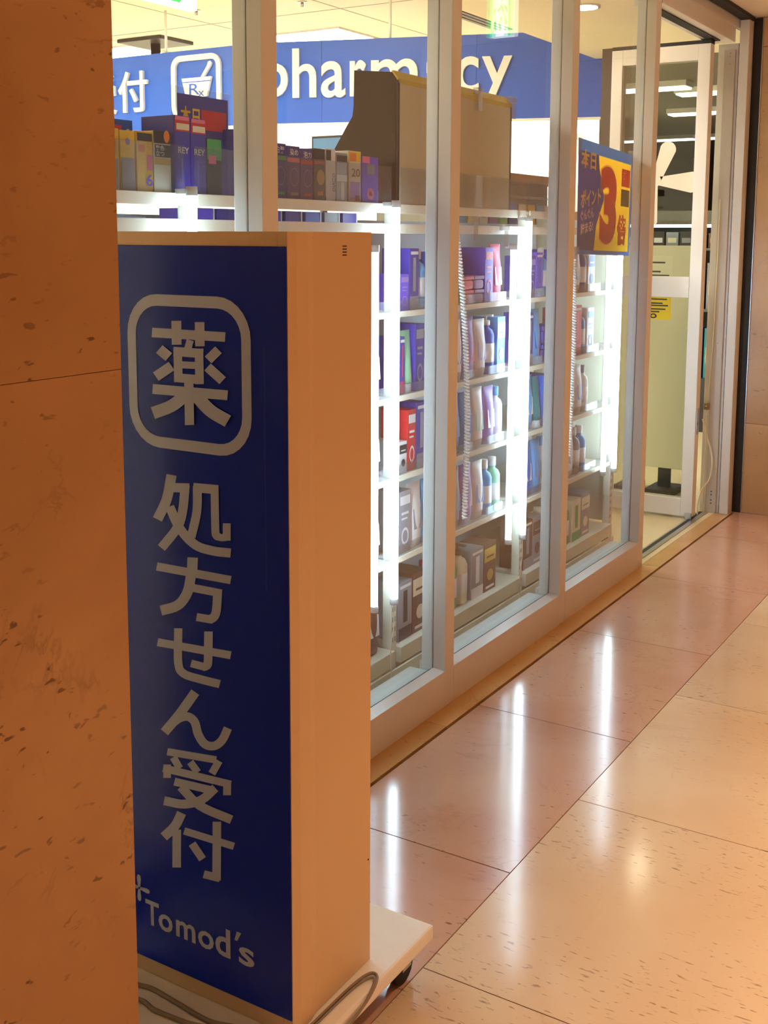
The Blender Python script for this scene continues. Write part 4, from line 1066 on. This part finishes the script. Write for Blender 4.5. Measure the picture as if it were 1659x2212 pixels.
def exit_sign(name, c, ax, w, h, label, ztop, flip=1):
    """ax: 'X' face looks along +X, 'Y' face looks along -Y"""
    r = root(name, c, lab(label), 'exit sign')
    t = 0.02
    if ax == 'X':
        part('case', MB().box(c[0]-t, c[0]+t, c[1]-w/2, c[1]+w/2, c[2], c[2]+h, 0.003), exit_white, r)
        q = Quad((c[0]+t, c[1]-w/2, c[2]), (c[0]+t, c[1]+w/2, c[2]), (c[0]+t, c[1]+w/2, c[2]+h), (c[0]+t, c[1]-w/2, c[2]+h))
    else:
        part('case', MB().box(c[0]-w/2, c[0]+w/2, c[1]-t, c[1]+t, c[2], c[2]+h, 0.003), exit_white, r)
        q = Quad((c[0]-w/2, c[1]-t, c[2]), (c[0]+w/2, c[1]-t, c[2]), (c[0]+w/2, c[1]-t, c[2]+h), (c[0]-w/2, c[1]-t, c[2]+h))
    if ztop-c[2]-h > 0.002: part('stem', MB().box(c[0]-0.008, c[0]+0.008, c[1]-0.008, c[1]+0.008, c[2]+h, ztop-0.0005), pharm_white, r)
    return r, q


ex, q = exit_sign('exit_sign', (-3.0, 3.34, 2.098), 'X', 0.26, 0.20, 'white and green hanging exit sign inside the left window', 2.60)
part('arrow', q.poly([(0.42, 0.07), (0.62, 0.07), (0.9, 0.45), (0.9, 0.70), (0.7, 0.70)], 0.0012), exit_green, ex)
part('door_mark', q.poly([(0.06, 0.08), (0.22, 0.08), (0.22, 0.9), (0.06, 0.95)], 0.0012), exit_green, ex)
ex2, q = exit_sign('exit_sign', (-0.82, 4.21, 2.03), 'Y', 0.105, 0.15, 'green running man exit sign mirrored in the third window glass', ZC)
part('green_field', q.rect(-0.0, 0.0, 1.0, 1.0, 0.0008), mat('exit_green_bright', srgb(10, 170, 80), 0.5, emit=srgb(60, 220, 110), estr=5.0), ex2)
exw = mat('exit_white_bright', (1, 1, 1, 1), 0.5, emit=(1, 1, 0.96, 1), estr=5.0)
part('door_field', q.rect(0.25, 0.0, 0.75, 1.0, 0.0012), exw, ex2)
eg = MATS['exit_green_bright']
man = [[(0.46, 0.86), (0.56, 0.86), (0.56, 0.95), (0.46, 0.95)], [(0.38, 0.55), (0.50, 0.52), (0.58, 0.82), (0.44, 0.84)], [(0.38, 0.56), (0.46, 0.5), (0.36, 0.28), (0.26, 0.30)], [(0.44, 0.52), (0.54, 0.5), (0.66, 0.36), (0.60, 0.14), (0.52, 0.16), (0.56, 0.34)], [(0.54, 0.80), (0.58, 0.74), (0.72, 0.66), (0.70, 0.60), (0.52, 0.70)], [(0.44, 0.82), (0.30, 0.72), (0.27, 0.60), (0.33, 0.60), (0.36, 0.68), (0.46, 0.74)]]
for m_ in man: part('running_man', q.poly(m_, 0.0017), eg, ex2)

# ceiling seams
cl = [o for o in COL.objects if o.name.startswith('ceiling') and o.type == 'MESH' and o.parent is None][1]
for x in (-7.2, -5.95, -4.95, -3.95): part('seam', MB().box(x-0.004, x+0.004, 0, 9.0, 2.5985, 2.5998), mat('seam_grey', srgb(150, 142, 126), 0.9), cl)
for y in (4.6, 5.9, 7.2): part('seam', MB().box(-9.0, -2.4, y-0.004, y+0.004, 2.5985, 2.5998), mat('seam_grey', srgb(150, 142, 126), 0.9), cl)

# ------------------------------------------------------------------ farther into the shop
ag = root('aisle_shelf', (-2.2, 4.4, 0), 'low aisle shelf with a brown top board behind the tan display stand', 'shelf')
part('top_board', MB().box(-2.36, -2.05, 3.72, 4.86, 1.475, 1.510, 0.003), mat('brown_board', srgb(150, 112, 94), 0.5), ag)
part('body', MB().box(-2.34, -2.12, 3.74, 4.84, 0.0, 1.4745), mat('aisle_grey', srgb(146, 148, 140), 0.6), ag)
for z in (1.42, 1.30):
    part('shelf_rail', MB().box(-2.118, -2.05, 3.74, 4.84, z-0.012, z), acrylic_clip, ag)
gk = ('sky', 'yellow', 'white', 'lilac', 'mint', 'blue', 'cream', 'yellow', 'sky', 'white')
for k in range(10):
    carton(3.86+k*0.09, 0.075, 1.3005, 0.085, gk[k], 'small %s box on the aisle shelf, %s from its left end' % (gk[k], ORD[k]), 'boxes on the aisle shelf', x=-2.055, d=0.055, prints=(('patch', 0.2, 0.3, 0.8, 0.7, 'green'),))
mo = root('monitor_stand', (-2.75, 3.98, 0), 'dark monitor on a thin pole left of the tan display stand', 'monitor')
part('foot', MB().lathe([(0.16, 0), (0.16, 0.015)], (-2.75, 3.98, 0), 20), black, mo)
part('pole', MB().lathe([(0.016, 0.0155), (0.016, 1.52)], (-2.75, 3.98, 0), 10), black, mo)
part('screen', MB().box(-2.80, -2.60, 3.965, 3.995, 1.50, 1.660, 0.004), black, mo)
part('display', MB().box(-2.79, -2.61, 3.9635, 3.9645, 1.51, 1.65), mat('screen_blue', srgb(90, 140, 190), 0.3), mo)

# chilled cabinet and board seen through the door glass
fc = root('chilled_cabinet', (-2.4, 7.6, 0), 'dark open chilled cabinet with a cold light strip seen through the door', 'cabinet')
dk = mat('cabinet_dark', srgb(52, 50, 50), 0.5)
part('body', MB().box(-3.4, -1.5, 7.75, 8.1, 0.0, 1.42), dk, fc)
part('header', MB().box(-3.4, -1.5, 7.30, 7.749, 1.335, 1.42), mat('cabinet_grey', srgb(104, 104, 100), 0.5), fc)
part('light_strip', MB().box(-3.35, -1.55, 7.32, 7.34, 1.315, 1.334), mat('cold_glow', (1, 1, 1, 1), 0.5, emit=(0.6, 0.95, 1.0, 1), estr=4.0), fc)
part('shelf', MB().box(-3.4, -1.5, 7.32, 7.749, 1.17, 1.185), mat('cabinet_grey', srgb(104, 104, 100), 0.5), fc)
part('plinth', MB().box(-3.4, -1.5, 7.32, 7.749, 0.0, 0.35), dk, fc)
part('shelf', MB().box(-3.4, -1.5, 7.32, 7.749, 0.78, 0.795), mat('cabinet_grey', srgb(104, 104, 100), 0.5), fc)
random.seed(5)
cc = ['navy', 'brown', 'black', 'grey', 'black', 'teal']
for row, (z, h) in enumerate(((1.1855, 0.105), (0.7955, 0.30), (0.3505, 0.33))):
    for k in range(12):
        x = -2.75+k*0.092; c = cc[(k*5+row*2+k//3) % 6]
        o = solo('chilled_pack', MB().box(x, x+0.08, 7.36, 7.46, z, z+h*random.uniform(0.8, 1.0), 0.002), C(c), lab('%s pack in the %s row of the chilled cabinet, %s from the left' % (c, ('top', 'middle', 'bottom')[row], ORD[k])), 'pack', 'packs in the chilled cabinet')
        part('label_print', MB().box(x+0.012, x+0.068, 7.3590, 7.3597, z+h*0.3, z+h*0.6), C(('white', 'cream', 'grey')[k % 3]), o)
for k, (x, y, w) in enumerate(((-2.46, 7.1, 0.55), (-2.2, 7.45, 0.34), (-2.55, 8.62, 0.5), (-3.7, 10.8, 0.9), (-2.9, 10.8, 0.5))):
    r = root('strip_light', (x, y, 2.20), lab('white strip light on the grey ceiling beyond the door, %s from the front' % ORD[k]), 'strip light', 'strip lights beyond the door')
    part('tray', MB().box(x-w/2, x+w/2, y-0.08, y+0.08, 2.165, 2.1995), pharm_white, r)
    part('diffuser', MB().box(x-w/2+0.01, x+w/2-0.01, y-0.07, y+0.07, 2.155, 2.1648), strip_glow, r)
bd = root('cream_board', (-1.78, 5.46, 0), 'tall cream information board standing behind the door glass', 'board')
part('board', MB().box(-1.98, -1.625, 5.44, 5.47, 0.125, 1.212, 0.002), mat('board_cream', srgb(238, 232, 200), 0.55), bd)
part('foot', MB().box(-1.80, -1.66, 5.36, 5.56, 0.0, 0.03, 0.004), dk, bd)
part('foot', MB().box(-1.96, -1.86, 5.36, 5.56, 0.0, 0.03, 0.004), dk, bd)
part('post', MB().box(-1.76, -1.70, 5.445, 5.465, 0.0305, 0.1245), dk, bd)
bq2 = Quad((-1.98, 5.44, 0.125), (-1.625, 5.44, 0.125), (-1.625, 5.44, 1.212), (-1.98, 5.44, 1.212))
pp = part('paper_sheet', bq2.rect(0.2, 0.80, 0.72, 0.955, 0.0006), mat('paper_cream', srgb(246, 242, 210), 0.6), bd)
for i, (v_, u1) in enumerate(((0.925, 0.62), (0.885, 0.56), (0.868, 0.68), (0.852, 0.66), (0.836, 0.66), (0.82, 0.68))):
    part('printed_line', bq2.rect(0.36, v_-0.0035, u1, v_+0.0035, 0.0011), ink, pp)

# cords on the door jamb
def cord(pts, r, label, y=5.125):
    P = [atY(px, py, yy) for px, py, yy in pts]
    return solo('jamb_cord', MB().tube(spline(P, 6), r, 6), cable_w, lab(label), 'cord')


jc = cord([(1556, 430, 5.147), (1548, 600, 5.147), (1540, 740, 5.147), (1528, 872, 5.147)], 0.0022, 'straight ivory cord running down the door jamb to a small clamp')
jb2 = root('cord_clamp', atY(1527, 884, 5.15), lab('small brown cord clamp on the door jamb'), 'clamp')
c0 = atY(1527, 877, 5.145)
part('body', MB().box(c0.x-0.011, c0.x+0.011, c0.y-0.012, c0.y+0.0105, c0.z-0.016, c0.z+0.012, 0.002), mat('clamp_brown', srgb(150, 124, 84), 0.5), jb2)
part('screw', MB().lathe([(0.0001, -0.001), (0.004, -0.001), (0.004, 0)], (c0.x, c0.y-0.0122, c0.z), 8, 'Y'), grey_al, jb2)
cord([(1526, 893, 5.145), (1524, 950, 5.14), (1521, 1020, 5.14), (1519, 1060, 5.135), (1517, 1090, 5.13)], 0.0022, 'straight ivory cord below the clamp on the door jamb')
cord([(1518, 905, 5.10), (1526, 940, 5.11), (1536, 975, 5.13), (1538, 1005, 5.13), (1532, 1035, 5.125), (1516, 1058, 5.10), (1508, 1085, 5.06), (1506, 1112, 5.045)], 0.0032, 'looped ivory cord hanging beside the door edge')
